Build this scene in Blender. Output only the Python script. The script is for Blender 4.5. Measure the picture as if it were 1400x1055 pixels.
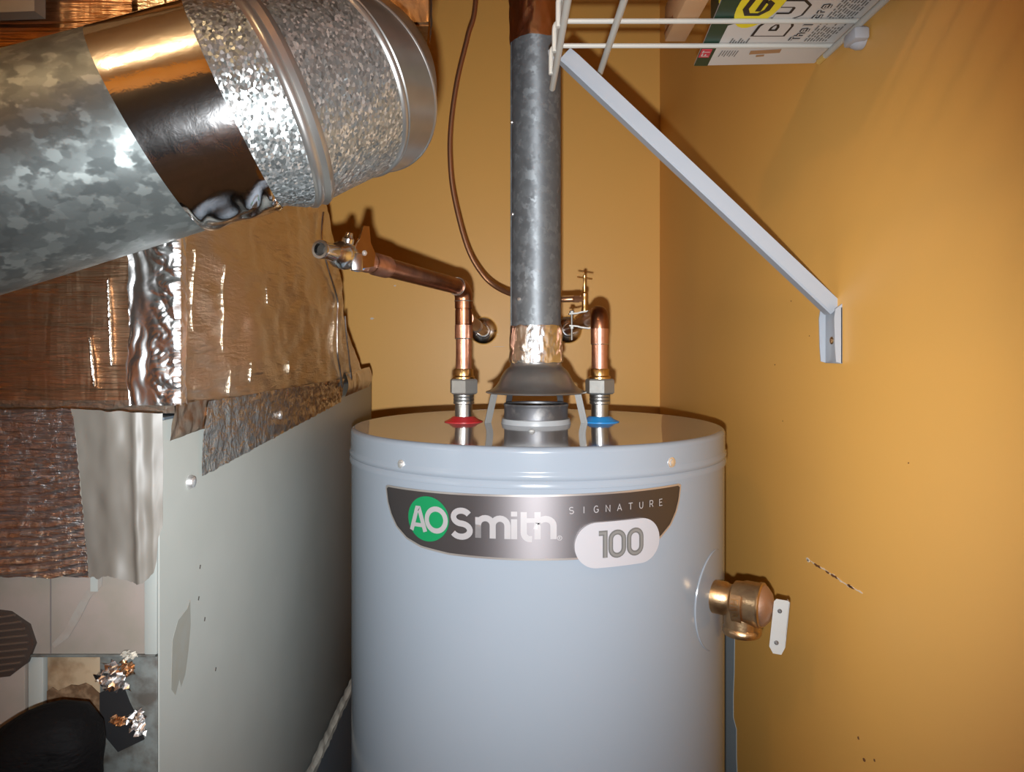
import bpy, bmesh, math, random
from mathutils import Vector, Matrix, noise

for o in list(bpy.data.objects):
    bpy.data.objects.remove(o, do_unlink=True)
scene = bpy.context.scene
COL = scene.collection
ZC = 1.40                       # eye height of the camera above the floor

# ------------------------------------------------------------------ camera
cam_d = bpy.data.cameras.new('camera'); cam_d.sensor_width = 36.0
cam_d.lens = 972.0 / 1400.0 * 36.0
cam_d.shift_x = 0.0043; cam_d.shift_y = -0.0339
cam_d.clip_start = 0.02
cam = bpy.data.objects.new('camera', cam_d); COL.objects.link(cam)
cam.location = (0, 0, ZC); cam.rotation_euler = (math.pi / 2, 0, 0)
scene.camera = cam

# ------------------------------------------------------------------ light
world = bpy.data.worlds.new('world'); scene.world = world; world.use_nodes = True
bg = world.node_tree.nodes['Background']
bg.inputs[0].default_value = (1.0, 0.85, 0.7, 1); bg.inputs[1].default_value = 0.05

fl = bpy.data.lights.new('phone_flash', 'SPOT'); fl.energy = 64; fl.color = (0.93, 0.97, 1.0)
fl.shadow_soft_size = 0.006; fl.spot_size = math.radians(92); fl.spot_blend = 1.0
flo = bpy.data.objects.new('phone_flash', fl); COL.objects.link(flo)
flo.location = (-0.006, 0.0, ZC - 0.036)          # flash sits just under the lens
flo.rotation_euler = (math.radians(88), 0, 0)

vs = scene.view_settings
vs.view_transform = 'Standard'; vs.look = 'None'; vs.gamma = 1.0; vs.use_curve_mapping = False
vs.exposure = 0.0

# ------------------------------------------------------------------ materials
def new_mat(name):
    m = bpy.data.materials.new(name); m.use_nodes = True
    nt = m.node_tree; b = nt.nodes['Principled BSDF']
    return m, nt, b

def ramp(nt, src, stops):
    r = nt.nodes.new('ShaderNodeValToRGB')
    while len(r.color_ramp.elements) < len(stops): r.color_ramp.elements.new(0.5)
    for e, (p, c) in zip(r.color_ramp.elements, stops):
        e.position = p; e.color = (*c, 1)
    nt.links.new(src, r.inputs[0]); return r

def coords(nt, scale=(1, 1, 1), rot=(0, 0, 0)):
    t = nt.nodes.new('ShaderNodeTexCoord'); mp = nt.nodes.new('ShaderNodeMapping')
    mp.inputs['Scale'].default_value = scale; mp.inputs['Rotation'].default_value = rot
    nt.links.new(t.outputs['Object'], mp.inputs[0]); return mp.outputs[0]

def noise_tex(nt, co, scale, detail=3, rough=0.55, dist=0.0):
    n = nt.nodes.new('ShaderNodeTexNoise'); n.inputs['Scale'].default_value = scale
    n.inputs['Detail'].default_value = detail; n.inputs['Roughness'].default_value = rough
    n.inputs['Distortion'].default_value = dist
    nt.links.new(co, n.inputs['Vector']); return n.outputs['Fac']

def bump(nt, b, h, strength, dist=0.002):
    bp = nt.nodes.new('ShaderNodeBump'); bp.inputs['Strength'].default_value = strength
    bp.inputs['Distance'].default_value = dist
    nt.links.new(h, bp.inputs['Height'])
    prev = b.inputs['Normal']
    if prev.is_linked: nt.links.new(prev.links[0].from_socket, bp.inputs['Normal'])
    nt.links.new(bp.outputs[0], b.inputs['Normal'])

def mat(name, col, metal=0.0, rough=0.5, var=None, bmp=None, coat=0.0, spec=0.5, sc=(1, 1, 1)):
    """var = (noise scale, second colour, low, high); bmp = (noise scale, strength, distance)"""
    m, nt, b = new_mat(name)
    b.inputs['Base Color'].default_value = (*col, 1); b.inputs['Metallic'].default_value = metal
    b.inputs['Roughness'].default_value = rough; b.inputs['Specular IOR Level'].default_value = spec
    b.inputs['Coat Weight'].default_value = coat
    if var or bmp: co = coords(nt, sc)
    if var:
        r = ramp(nt, noise_tex(nt, co, var[0], 4), [(var[2], col), (var[3], var[1])])
        nt.links.new(r.outputs[0], b.inputs['Base Color'])
    if bmp:
        bump(nt, b, noise_tex(nt, co, bmp[0], 3), bmp[1], bmp[2])
    return m

def spangle(name, scale, lo, hi, tilt, rough, metal=0.85, sc=(1, 1, 1), smooth=0.0, knee=0.55, warp=0.5):
    m, nt, b = new_mat(name); co = coords(nt, sc)
    w = nt.nodes.new('ShaderNodeTexNoise'); w.inputs['Scale'].default_value = scale * 1.3
    nt.links.new(co, w.inputs['Vector'])
    mx = nt.nodes.new('ShaderNodeVectorMath'); mx.operation = 'MULTIPLY_ADD'
    mx.inputs[1].default_value = (warp / scale,) * 3
    nt.links.new(w.outputs['Color'], mx.inputs[0]); nt.links.new(co, mx.inputs[2])
    v = nt.nodes.new('ShaderNodeTexVoronoi'); v.inputs['Scale'].default_value = scale
    nt.links.new(mx.outputs[0], v.inputs['Vector'])
    if smooth:
        v.feature = 'SMOOTH_F1'; v.inputs['Smoothness'].default_value = smooth
    sep = nt.nodes.new('ShaderNodeSeparateColor'); nt.links.new(v.outputs['Color'], sep.inputs[0])
    r = ramp(nt, sep.outputs[0], [(0.0, lo), (knee, tuple(a * .7 + c * .3 for a, c in zip(lo, hi))), (1.0, hi)])
    nt.links.new(r.outputs[0], b.inputs['Base Color'])
    b.inputs['Metallic'].default_value = metal; b.inputs['Roughness'].default_value = rough
    g = nt.nodes.new('ShaderNodeNewGeometry')
    s1 = nt.nodes.new('ShaderNodeVectorMath'); s1.operation = 'SUBTRACT'; s1.inputs[1].default_value = (0.5,) * 3
    nt.links.new(v.outputs['Color'], s1.inputs[0])
    s2 = nt.nodes.new('ShaderNodeVectorMath'); s2.operation = 'MULTIPLY_ADD'; s2.inputs[1].default_value = (tilt,) * 3
    nt.links.new(s1.outputs[0], s2.inputs[0]); nt.links.new(g.outputs['Normal'], s2.inputs[2])
    s3 = nt.nodes.new('ShaderNodeVectorMath'); s3.operation = 'NORMALIZE'
    nt.links.new(s2.outputs[0], s3.inputs[0]); nt.links.new(s3.outputs[0], b.inputs['Normal'])
    return m

def foil(name, col, rough, layers, metal=1.0):
    """layers = list of (mapping scale, noise scale, strength, distance)"""
    m, nt, b = new_mat(name)
    b.inputs['Base Color'].default_value = (*col, 1); b.inputs['Metallic'].default_value = metal
    b.inputs['Roughness'].default_value = rough
    for s, ns, st, d in layers:
        bump(nt, b, noise_tex(nt, coords(nt, s), ns, 3, 0.6, 0.4), st, d)
    return m

M = {}
M['wall'] = mat('ochre_wall_paint', (0.80, 0.43, 0.105), rough=0.42, var=(2.2, (0.77, 0.42, 0.11), 0.35, 0.7), bmp=(140, 0.12, 0.001), spec=0.35)
M['ceil'] = mat('ceiling_paint', (0.75, 0.72, 0.66), rough=0.9)
M['floor'] = mat('concrete_floor', (0.22, 0.21, 0.2), rough=0.85, var=(5, (0.3, 0.28, 0.26), 0.3, 0.7))
M['drywall'] = mat('bare_blue_grey_primer', (0.30, 0.36, 0.40), rough=0.8)
M['chip'] = mat('chipped_paint', (0.72, 0.62, 0.5), rough=0.8)
M['chipdark'] = mat('chipped_paint_brown', (0.16, 0.06, 0.02), rough=0.8)
M['tank'] = mat('grey_enamel', (0.225, 0.252, 0.288), rough=0.17, spec=0.45, bmp=(30, 0.02, 0.001))
M['tanktop'] = mat('grey_enamel_lid', (0.24, 0.25, 0.27), rough=0.07, spec=0.6)
M['steel'] = mat('zinc_steel', (0.52, 0.52, 0.51), 1.0, 0.33, bmp=(300, 0.2, 0.0006))
M['chrome'] = mat('chrome', (0.87, 0.88, 0.90), 1.0, 0.17)
M['scr'] = mat('bright_screw', (0.85, 0.85, 0.85), 0.9, 0.34)
M['ribdark'] = mat('brown_corrugation', (0.045, 0.032, 0.026), 0.2, 0.5)
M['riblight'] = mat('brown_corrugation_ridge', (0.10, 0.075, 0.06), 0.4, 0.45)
M['backdrop'] = mat('dark_backdrop_paint', (0.07, 0.065, 0.06), rough=0.5)
M['mirror'] = mat('polished_plate', (0.72, 0.66, 0.58), 1.0, 0.09)
M['seamline'] = mat('panel_seam_paint', (0.12, 0.105, 0.10), rough=0.6)
M['soot'] = mat('scorch_brown', (0.07, 0.035, 0.014), rough=0.7, var=(120, (0.16, 0.10, 0.055), 0.45, 0.65))
M['worn'] = mat('worn_panel_paint', (0.205, 0.19, 0.17), rough=0.55, var=(120, (0.20, 0.172, 0.15), 0.4, 0.6))
M['strap'] = mat('dull_strap_steel', (0.17, 0.165, 0.155), 0.5, 0.42)
M['hood'] = mat('grey_hood_steel', (0.36, 0.36, 0.35), 0.85, 0.31, var=(20, (0.28, 0.28, 0.27), 0.4, 0.75))
M['collar'] = mat('dark_flue_steel', (0.16, 0.16, 0.17), 0.8, 0.5, var=(60, (0.4, 0.38, 0.36), 0.5, 0.85))
M['black'] = mat('gap_shade_black', (0.006, 0.006, 0.007), rough=0.6)  # flat black for the shade inside gaps and holes
M['rubber'] = mat('black_rubber', (0.0025, 0.0025, 0.003), rough=0.75, spec=0.12, bmp=(45, 0.5, 0.006), sc=(1, 1.5, 2.5))
M['white'] = mat('white_ring', (0.34, 0.35, 0.36), rough=0.4)
M['red'] = mat('red_plastic', (0.45, 0.02, 0.025), rough=0.3)
M['blue'] = mat('blue_plastic', (0.015, 0.25, 0.62), rough=0.3)
M['bluetape'] = mat('blue_thread_seal', (0.16, 0.38, 0.68), rough=0.5)
M['copper'] = mat('copper', (0.70, 0.38, 0.27), 0.95, 0.33, var=(60, (0.46, 0.21, 0.13), 0.42, 0.72), bmp=(90, 0.12, 0.001))
M['copperdark'] = mat('copper_tarnished', (0.40, 0.18, 0.10), 1.0, 0.32, var=(45, (0.22, 0.10, 0.06), 0.4, 0.7), bmp=(90, 0.15, 0.001))
M['tubing'] = mat('copper_tubing', (0.60, 0.32, 0.18), 0.9, 0.36)
M['brass'] = mat('brass', (0.66, 0.43, 0.18), 1.0, 0.28)
M['bronze'] = mat('cast_bronze', (0.56, 0.38, 0.21), 1.0, 0.34, var=(80, (0.42, 0.26, 0.14), 0.4, 0.75), bmp=(260, 0.3, 0.0008))
M['bonnet'] = mat('bronze_bonnet', (0.46, 0.30, 0.22), 0.9, 0.45, bmp=(260, 0.3, 0.0008))
M['nut'] = mat('galvanised_nut', (0.30, 0.29, 0.27), 0.7, 0.5, bmp=(200, 0.25, 0.0008))
M['solder'] = mat('solder', (0.75, 0.72, 0.68), 1.0, 0.3)
M['lever'] = mat('pale_lever', (0.40, 0.40, 0.39), rough=0.4, var=(90, (0.4, 0.38, 0.34), 0.5, 0.8))
M['dark'] = mat('dark_slot', (0.03, 0.025, 0.02), rough=0.7)
M['cab'] = mat('grey_cabinet_paint', (0.29, 0.305, 0.285), rough=0.36, var=(7, (0.265, 0.28, 0.26), 0.4, 0.75), spec=0.45)
M['cabfront'] = mat('pinkish_cabinet_paint', (0.205, 0.172, 0.15), rough=0.5, var=(28, (0.165, 0.15, 0.12), 0.4, 0.75))
M['cabedge'] = mat('pale_cabinet_edge', (0.25, 0.265, 0.25), rough=0.45)
M['cablow'] = mat('blue_grey_lower_panel', (0.10, 0.12, 0.14), rough=0.45)
M['caulk'] = mat('ragged_white_tape', (0.55, 0.52, 0.45), rough=0.6, var=(40, (0.3, 0.28, 0.24), 0.45, 0.7))
M['flap'] = mat('grey_vinyl_tape', (0.135, 0.122, 0.103), rough=0.48, var=(14, (0.10, 0.09, 0.078), 0.4, 0.7), bmp=(12, 0.35, 0.01), sc=(1, 1, 0.5))
M['stain'] = mat('ochre_stain', (0.262, 0.262, 0.222), rough=0.42, var=(60, (0.272, 0.285, 0.262), 0.35, 0.7))
M['plate'] = mat('scorched_plate', (0.25, 0.185, 0.115), rough=0.55, var=(45, (0.10, 0.05, 0.02), 0.46, 0.72))
M['grime'] = mat('grimy_grey_metal', (0.105, 0.115, 0.11), rough=0.5, var=(55, (0.045, 0.04, 0.033), 0.4, 0.62))
M['wire'] = mat('white_wire_coating', (0.50, 0.49, 0.45), rough=0.35)
M['bracket'] = mat('white_bracket_paint', (0.34, 0.365, 0.405), rough=0.33)
M['clip'] = mat('white_plastic_clip', (0.45, 0.46, 0.50), rough=0.35)
M['rodtip'] = mat('bare_rod_tip', (0.65, 0.42, 0.12), rough=0.4)
M['cardwhite'] = mat('card_white', (0.66, 0.64, 0.62), rough=0.45)
M['cardgreen'] = mat('card_green', (0.012, 0.05, 0.03), rough=0.35)
M['yellow'] = mat('print_yellow', (0.85, 0.72, 0.03), rough=0.45)
M['ink'] = mat('print_black', (0.02, 0.016, 0.016), rough=0.5)
M['inkgrey'] = mat('print_grey', (0.16, 0.15, 0.14), rough=0.5)
M['printred'] = mat('print_red', (0.6, 0.06, 0.09), rough=0.45)
M['cardboard'] = mat('brown_cardboard', (0.42, 0.24, 0.12), rough=0.6)
M['green'] = mat('badge_green', (0.0, 0.17, 0.055), rough=0.4)
M['letter'] = mat('badge_silver_letter', (0.36, 0.335, 0.335), 0.3, 0.35)
M['plaque'] = mat('badge_plaque_white', (0.34, 0.325, 0.34), rough=0.35)
M['digit'] = mat('badge_digit_grey', (0.115, 0.11, 0.105), 0.2, 0.45)
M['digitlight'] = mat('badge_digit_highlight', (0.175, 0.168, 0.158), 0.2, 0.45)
M['rim'] = mat('badge_rim_silver', (0.55, 0.5, 0.47), 0.8, 0.3)
M['joist'] = mat('dull_grey_board', (0.30, 0.27, 0.22), rough=0.8)
mb, nt, b = new_mat('badge_brushed_metal')
b.inputs['Base Color'].default_value = (0.155, 0.14, 0.143, 1); b.inputs['Metallic'].default_value = 0.95
b.inputs['Roughness'].default_value = 0.54; b.inputs['Anisotropic'].default_value = 0.6
b.inputs['Anisotropic Rotation'].default_value = 0.25
tg = nt.nodes.new('ShaderNodeTangent'); tg.direction_type = 'RADIAL'; tg.axis = 'Z'
nt.links.new(tg.outputs[0], b.inputs['Tangent'])
M['badge'] = mb

M['galvbig'] = spangle('galvanised_large_spangle', 125, (0.15, 0.17, 0.17), (0.30, 0.33, 0.32), 0.13, 0.46, 0.8, sc=(0.8, 1, 1.1), smooth=0.55, warp=1.6)
M['galvfine'] = spangle('galvanised_fine_spangle', 560, (0.20, 0.22, 0.22), (0.72, 0.74, 0.73), 0.50, 0.32, 0.85, sc=(1, 1, 0.7), smooth=0.12, knee=0.72)
M['galvplain'] = mat('smooth_galvanised', (0.44, 0.43, 0.41), 0.9, 0.3, var=(12, (0.34, 0.33, 0.31), 0.4, 0.7))
M['galvvent'] = spangle('weathered_vent_spangle', 110, (0.115, 0.122, 0.13), (0.185, 0.20, 0.21), 0.10, 0.48, 0.5, sc=(1, 1, 0.9), smooth=0.5, warp=2.0)
M['foiltape'] = foil('bright_foil_tape', (0.86, 0.85, 0.84), 0.26, [((1, 1, 1), 40, 0.35, 0.004), ((1, 1, 1), 160, 0.15, 0.001)])
M['foilmirror'] = foil('mirror_foil_band', (0.84, 0.83, 0.83), 0.11, [((1, 1, 1), 9, 0.12, 0.01), ((1, 1, 1), 90, 0.10, 0.002)])
M['foilcrumple'] = foil('crumpled_foil', (0.90, 0.89, 0.88), 0.27, [((1, 1, 1), 45, 0.25, 0.003)])
M['foilside'] = foil('foil_wrap_smooth', (0.72, 0.64, 0.53), 0.31, [((1, .8, 5), 30, 0.5, 0.003), ((1, 1, 1), 150, 0.4, 0.0015)])
M['foilfront'] = foil('foil_wrap_creased', (0.70, 0.46, 0.29), 0.34, [((0.35, 1, 7), 26, 0.9, 0.004), ((3, 1, 0.4), 14, 0.4, 0.004), ((1, 1, 1), 140, 0.2, 0.001)])
M['foilrib'] = foil('foil_wrap_wrinkled', (0.63, 0.61, 0.61), 0.34, [((0.5, 1, 4.5), 38, 0.9, 0.006), ((1, 1, 1), 90, 0.6, 0.003)])
M['foilstrip'] = foil('foil_tape_strip', (0.74, 0.68, 0.60), 0.25, [((1, 1, 1), 60, 0.8, 0.004), ((1, 2.0, 1), 120, 0.7, 0.002)])
M['foilbrown'] = foil('foil_wrap_brown', (0.36, 0.21, 0.10), 0.40, [((1, 1, 0.6), 34, 0.5, 0.004)])
M['foilcopper'] = foil('foil_wrap_warm', (0.60, 0.42, 0.28), 0.28, [((1, 1, 0.6), 40, 0.5, 0.004)])

# ------------------------------------------------------------------ object helpers
WLOC = {}
def link(o, parent=None):
    COL.objects.link(o)
    if parent is not None:
        o.parent = parent
        o.matrix_parent_inverse = Matrix.Translation(-WLOC[parent.name])
    WLOC[o.name] = Vector(o.location) if parent is None else Vector(WLOC[parent.name]) * 0
    return o

def tag(o, label, cat, group=None, kind=None):
    o['label'] = label; o['category'] = cat
    if group: o['group'] = group
    if kind: o['kind'] = kind
    return o

def thing(name, label, cat, loc, group=None):
    e = bpy.data.objects.new(name, None); e.empty_display_size = 0.03
    e.location = (loc[0], loc[1], loc[2])
    link(e); tag(e, label, cat, group); return e

def obj(name, bm, m, parent=None, sharp=35, label=None):
    me = bpy.data.meshes.new(name)
    bmesh.ops.recalc_face_normals(bm, faces=bm.faces)
    for f in bm.faces: f.smooth = True
    bm.to_mesh(me); bm.free()
    me.set_sharp_from_angle(angle=math.radians(sharp))
    me.materials.append(M[m] if isinstance(m, str) else m)
    o = bpy.data.objects.new(name, me)
    link(o, parent)
    if label: o['label'] = label
    return o

def V(x, y, z): return Vector((x, y, z + ZC))      # z given relative to the eye height

def BM(): return bmesh.new()

def box(bm, lo, hi, bev=0.0, mtx=None):
    vs_ = [bm.verts.new((x, y, z)) for x in (lo[0], hi[0]) for y in (lo[1], hi[1]) for z in (lo[2], hi[2])]
    F = [(0, 1, 3, 2), (4, 6, 7, 5), (0, 4, 5, 1), (2, 3, 7, 6), (0, 2, 6, 4), (1, 5, 7, 3)]
    fs = [bm.faces.new([vs_[i] for i in f]) for f in F]
    if bev:
        es = list({e for f in fs for e in f.edges})
        r = bmesh.ops.bevel(bm, geom=es, offset=bev, segments=2, profile=0.5, affect='EDGES')
        vs_ = list({v for f in r['faces'] for v in f.verts} | {v for v in vs_ if v.is_valid})
    if mtx is not None:
        for v in vs_:
            if v.is_valid: v.co = mtx @ v.co
    return bm

def frame(d):
    d = Vector(d).normalized()
    up = Vector((0, 0, 1)) if abs(d.z) < 0.95 else Vector((0, 1, 0))
    a = d.cross(up).normalized(); c = a.cross(d).normalized()
    return a, c, d

def loft(bm, rings, cap0=True, cap1=True):
    rows = [[bm.verts.new(p) for p in r] for r in rings]
    n = len(rows[0])
    for r0, r1 in zip(rows, rows[1:]):
        for i in range(n):
            bm.faces.new((r0[i], r0[(i + 1) % n], r1[(i + 1) % n], r1[i]))
    if cap0: bm.faces.new(list(reversed(rows[0])))
    if cap1: bm.faces.new(rows[-1])
    return bm

def lathe(bm, org, axis, prof, seg=32, cap0=True, cap1=True, rot=0.0):
    """prof = [(radius, distance along axis)]"""
    a, c, d = frame(axis); org = Vector(org)
    rings = []
    for r, h in prof:
        r = max(r, 1e-5)
        rings.append([org + d * h + (a * math.cos(t) + c * math.sin(t)) * r
                      for t in [rot + 2 * math.pi * i / seg for i in range(seg)]])
    return loft(bm, rings, cap0, cap1)

def smooth_path(pts, n=8):
    P = [Vector(p) for p in pts]; out = []
    for i in range(len(P) - 1):
        p0 = P[max(i - 1, 0)]; p1 = P[i]; p2 = P[i + 1]; p3 = P[min(i + 2, len(P) - 1)]
        for k in range(n):
            t = k / n
            out.append(0.5 * ((2 * p1) + (p2 - p0) * t + (2 * p0 - 5 * p1 + 4 * p2 - p3) * t * t + (-p0 + 3 * p1 - 3 * p2 + p3) * t ** 3))
    out.append(P[-1]); return out

def tube(bm, pts, r, seg=16, cap=True):
    P = [Vector(p) for p in pts]; R = r if isinstance(r, (list, tuple)) else [r] * len(P)
    a = None; rings = []
    for i, p in enumerate(P):
        d = ((P[i + 1] - p).normalized() if i < len(P) - 1 else Vector()) + ((p - P[i - 1]).normalized() if i else Vector())
        d.normalize()
        if a is None: a, c, _ = frame(d)
        a = (a - d * a.dot(d)).normalized(); c = a.cross(d)
        rings.append([p + (a * math.cos(t) + c * math.sin(t)) * R[i] for t in [2 * math.pi * k / seg for k in range(seg)]])
    return loft(bm, rings, cap, cap)

def bend(p0, corner, p1, rad, n=7):
    p0, corner, p1 = Vector(p0), Vector(corner), Vector(p1)
    a = (p0 - corner).normalized(); c = (p1 - corner).normalized()
    s, e = corner + a * rad, corner + c * rad
    return [(s * (1 - t) ** 2 + corner * 2 * t * (1 - t) + e * t * t) for t in [i / n for i in range(n + 1)]]

def prism(bm, outline, fn0, fn1):
    """closed solid between two mapped copies of a 2-D outline"""
    A = [bm.verts.new(fn0(*p)) for p in outline]; B = [bm.verts.new(fn1(*p)) for p in outline]
    n = len(outline)
    bm.faces.new(A); bm.faces.new(list(reversed(B)))
    for i in range(n): bm.faces.new((A[i], B[i], B[(i + 1) % n], A[(i + 1) % n]))
    return bm

def sheet(bm, fn, nu, nv):
    g = [[bm.verts.new(fn(i / nu, j / nv)) for j in range(nv + 1)] for i in range(nu + 1)]
    for i in range(nu):
        for j in range(nv):
            bm.faces.new((g[i][j], g[i + 1][j], g[i + 1][j + 1], g[i][j + 1]))
    return bm

def nz(x, y, z, s): return noise.noise(Vector((x * s, y * s, z * s)))
def turb(x, y, z, s): return noise.turbulence(Vector((x * s, y * s, z * s)), 3, True)

def arc(cx, cy, rx, ry, a0, a1, n=14):
    return [(cx + rx * math.cos(math.radians(a0 + (a1 - a0) * i / n)), cy + ry * math.sin(math.radians(a0 + (a1 - a0) * i / n))) for i in range(n + 1)]

def strokes(bm, items, fn):
    """flat ribbons: items = (points, width, closed); fn maps (u, v) to a point on the surface"""
    for pts, w, closed in items:
        pts = [p for i, p in enumerate(pts) if i == 0 or math.hypot(p[0] - pts[i - 1][0], p[1] - pts[i - 1][1]) > 1e-6]
        n = len(pts); L = []; Rr = []
        for i in range(n):
            p = Vector(pts[i])
            q0 = Vector(pts[i - 1]) if (i or closed) else None
            q1 = Vector(pts[(i + 1) % n]) if (i < n - 1 or closed) else None
            d0 = (p - q0).normalized() if q0 is not None else (q1 - p).normalized()
            d1 = (q1 - p).normalized() if q1 is not None else d0
            t = (d0 + d1)
            t = t.normalized() if t.length > 1e-6 else d0
            nn = Vector((-t.y, t.x)); k = min(1.0 / max(nn.dot(Vector((-d0.y, d0.x))), 0.5), 2.0)
            L.append(bm.verts.new(fn(*(p + nn * w * 0.5 * k)))); Rr.append(bm.verts.new(fn(*(p - nn * w * 0.5 * k))))
        for i in range(n if closed else n - 1):
            j = (i + 1) % n
            bm.faces.new((L[i], L[j], Rr[j], Rr[i]))
    return bm

# ------------------------------------------------------------------ the room
XR, YB, XL, YF, ZT = 0.395, 1.845, -1.25, -0.95, 2.44
def slab(name, lo, hi, m, label, cat):
    bm = BM(); box(bm, lo, hi); o = obj(name, bm, m); tag(o, label, cat, kind='structure'); return o
wall_back = slab('wall_back', (XL - .1, YB, 0), (XR + .1, YB + .1, ZT), 'wall', 'ochre painted back wall behind the water heater', 'wall')
wall_right = slab('wall_right', (XR, YF - .1, 0), (XR + .1, YB, ZT), 'wall', 'ochre painted right wall carrying the shelf bracket', 'wall')
slab('wall_left', (XL - .1, YF - .1, 0), (XL, YB, ZT), 'wall', 'ochre wall hidden behind the furnace', 'wall')
slab('wall_front', (XL, YF - .1, 0), (XR, YF, ZT), 'wall', 'ochre wall behind the viewer', 'wall')
slab('floor', (XL - .1, YF - .1, -.1), (XR + .1, YB + .1, 0), 'floor', 'bare grey concrete closet floor', 'floor')
slab('ceiling', (XL - .1, YF - .1, ZT), (XR + .1, YB + .1, ZT + .1), 'ceil', 'off-white closet ceiling', 'ceiling')

# bare warm ceiling bulb that lights the closet from above left
M['bulb'], nt, b = new_mat('warm_bulb_glass')
b.inputs['Base Color'].default_value = (1, .9, .8, 1)
b.inputs['Emission Color'].default_value = (1.0, 0.66, 0.34, 1); b.inputs['Emission Strength'].default_value = 170
lamp = thing('ceiling_lamp', 'bare warm bulb in a white ceiling holder', 'lamp', (-.62, -.21, ZT))
bm = BM(); lathe(bm, (-.62, -.21, ZT), (0, 0, -1), [(.055, 0), (.055, .012), (.035, .022), (.022, .045), (.018, .046)], 28); obj('lamp_holder', bm, 'ceil', lamp)
bm = BM(); lathe(bm, (-.62, -.21, ZT - .044), (0, 0, -1), [(.013, 0), (.014, .02), (.024, .042), (.030, .062), (.026, .080), (.014, .091), (.001, .093)], 24); obj('bulb', bm, 'bulb', lamp)
backdrop = slab('backdrop_1', (-.85, YF - .02, .005), (.15, YF + .02, 2.03), 'backdrop', 'added dark door behind the viewer', 'backdrop')  # unseen dark slab, added so the foil reflects less orange
# worn places on the right wall
random.seed(4)
def flake(bm, y, z, ry, rz, th=0.0006):
    n = 7
    out = [(y + ry * math.cos(2 * math.pi * i / n) * random.uniform(.6, 1.1), z + rz * math.sin(2 * math.pi * i / n) * random.uniform(.6, 1.1)) for i in range(n)]
    prism(bm, out, lambda a, c: V(XR - th, a, c), lambda a, c: V(XR + .001, a, c))
# scratch: from (y .932, z -.273) down to (y .80, z -.27)
def wall_pt(t):
    y0, z0, y1, z1 = 0.934, -0.274, 0.796, -0.270
    return y0 + (y1 - y0) * t, z0 + (z1 - z0) * t
bm = BM()
for i in range(16):
    t = i / 15; y, z = wall_pt(t); flake(bm, y, z + random.uniform(-.001, .001), random.uniform(.004, .008), random.uniform(.0006, .0014))
y, z = wall_pt(0); flake(bm, y, z, .006, .004)
sc = obj('paint_scratch', bm, 'chip', wall_right)
bm = BM()
for t in (.18, .24, .42, .52, .57, .82, .86): 
    y, z = wall_pt(t); flake(bm, y, z, .006, .0016, .0009)
obj('bare_plaster', bm, 'chipdark', wall_right)
bm = BM()
for y, z, r in ((.80, -.435, .0022), (.765, -.44, .0018), (.787, -.452, .003), (.86, .055, .0012), (.99, .07, .0012), (1.05, -.02, .0012), (.93, .02, .001), (1.02, -.10, .001), (.70, -.11, .001)):
    flake(bm, y, z, r, r * .8)
obj('paint_nick', bm, 'chipdark', wall_right)
# unpainted strip low on the right wall beside the tank
bm = BM()
zz = [-.500, -.56, -.60, -.640, -.652, -.70, -.74, -.80]
yy = [1.236, 1.238, 1.243, 1.243, 1.226, 1.226, 1.220, 1.215]
out = list(zip(yy, zz)) + [(1.33, -.80), (1.33, -.500)]
prism(bm, out, lambda a, c: V(XR - .0008, a, c), lambda a, c: V(XR + .001, a, c))
obj('unpainted_strip', bm, 'drywall', wall_right)
# scuffs on the back wall
bm = BM()
for x, z, rx, rz in ((-.292, .170, .004, .002), (-.352, .085, .006, .003), (-.03, .044, .012, .0006), (-.02, .012, .02, .0006), (.06, -.01, .018, .0007)):
    n = 7; out = [(x + rx * math.cos(2 * math.pi * i / n) * random.uniform(.6, 1.1), z + rz * math.sin(2 * math.pi * i / n)) for i in range(n)]
    prism(bm, out, lambda a, c: V(a, YB - .0005, c), lambda a, c: V(a, YB + .001, c))
obj('pale_scuff', bm, 'chip', wall_back)

# ------------------------------------------------------------------ water heater
TX, TY, TR, TZ = 0.042, 1.05, 0.2665, -0.106
heater = thing('water_heater', 'tall light grey cylindrical tank water heater with silver name badge', 'water heater', (TX, TY, 0))
bm = BM()
lathe(bm, (TX, TY, 0), (0, 0, 1), [(TR - .02, .0), (TR - .02, .05), (TR, .06), (TR, ZC - .1405)], 96)
obj('tank_body', bm, 'tank', heater)
bm = BM()
prof = [(TR + .0005, ZC - .152), (TR + .0022, ZC - .1515), (TR + .0025, ZC - .146), (TR + .0005, ZC - .1435), (TR + .0026, ZC - .141), (TR + .0026, ZC - .137),
        (TR + .0008, ZC - .134), (TR + .0008, ZC - .1330), (TR + .0008, ZC - .1140), (TR + .0008, ZC - .1125)]
prof += [(TR + .0008 - .006 * (1 - math.cos(math.radians(a))), ZC - .112 + .006 * math.sin(math.radians(a))) for a in range(0, 91, 15)]
lathe(bm, (TX, TY, 0), (0, 0, 1), prof, 96, True, False)
obj('lid_skirt', bm, 'tank', heater, 50)
bm = BM()
lathe(bm, (TX, TY, 0), (0, 0, 1), [(TR - .0062, ZC - .1105), (TR - .0052, ZC - .1060), (TR - .008, ZC - .1063), (.12, ZC - .1058), (.001, ZC - .1056)], 96)
obj('lid', bm, 'tanktop', heater)

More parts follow.
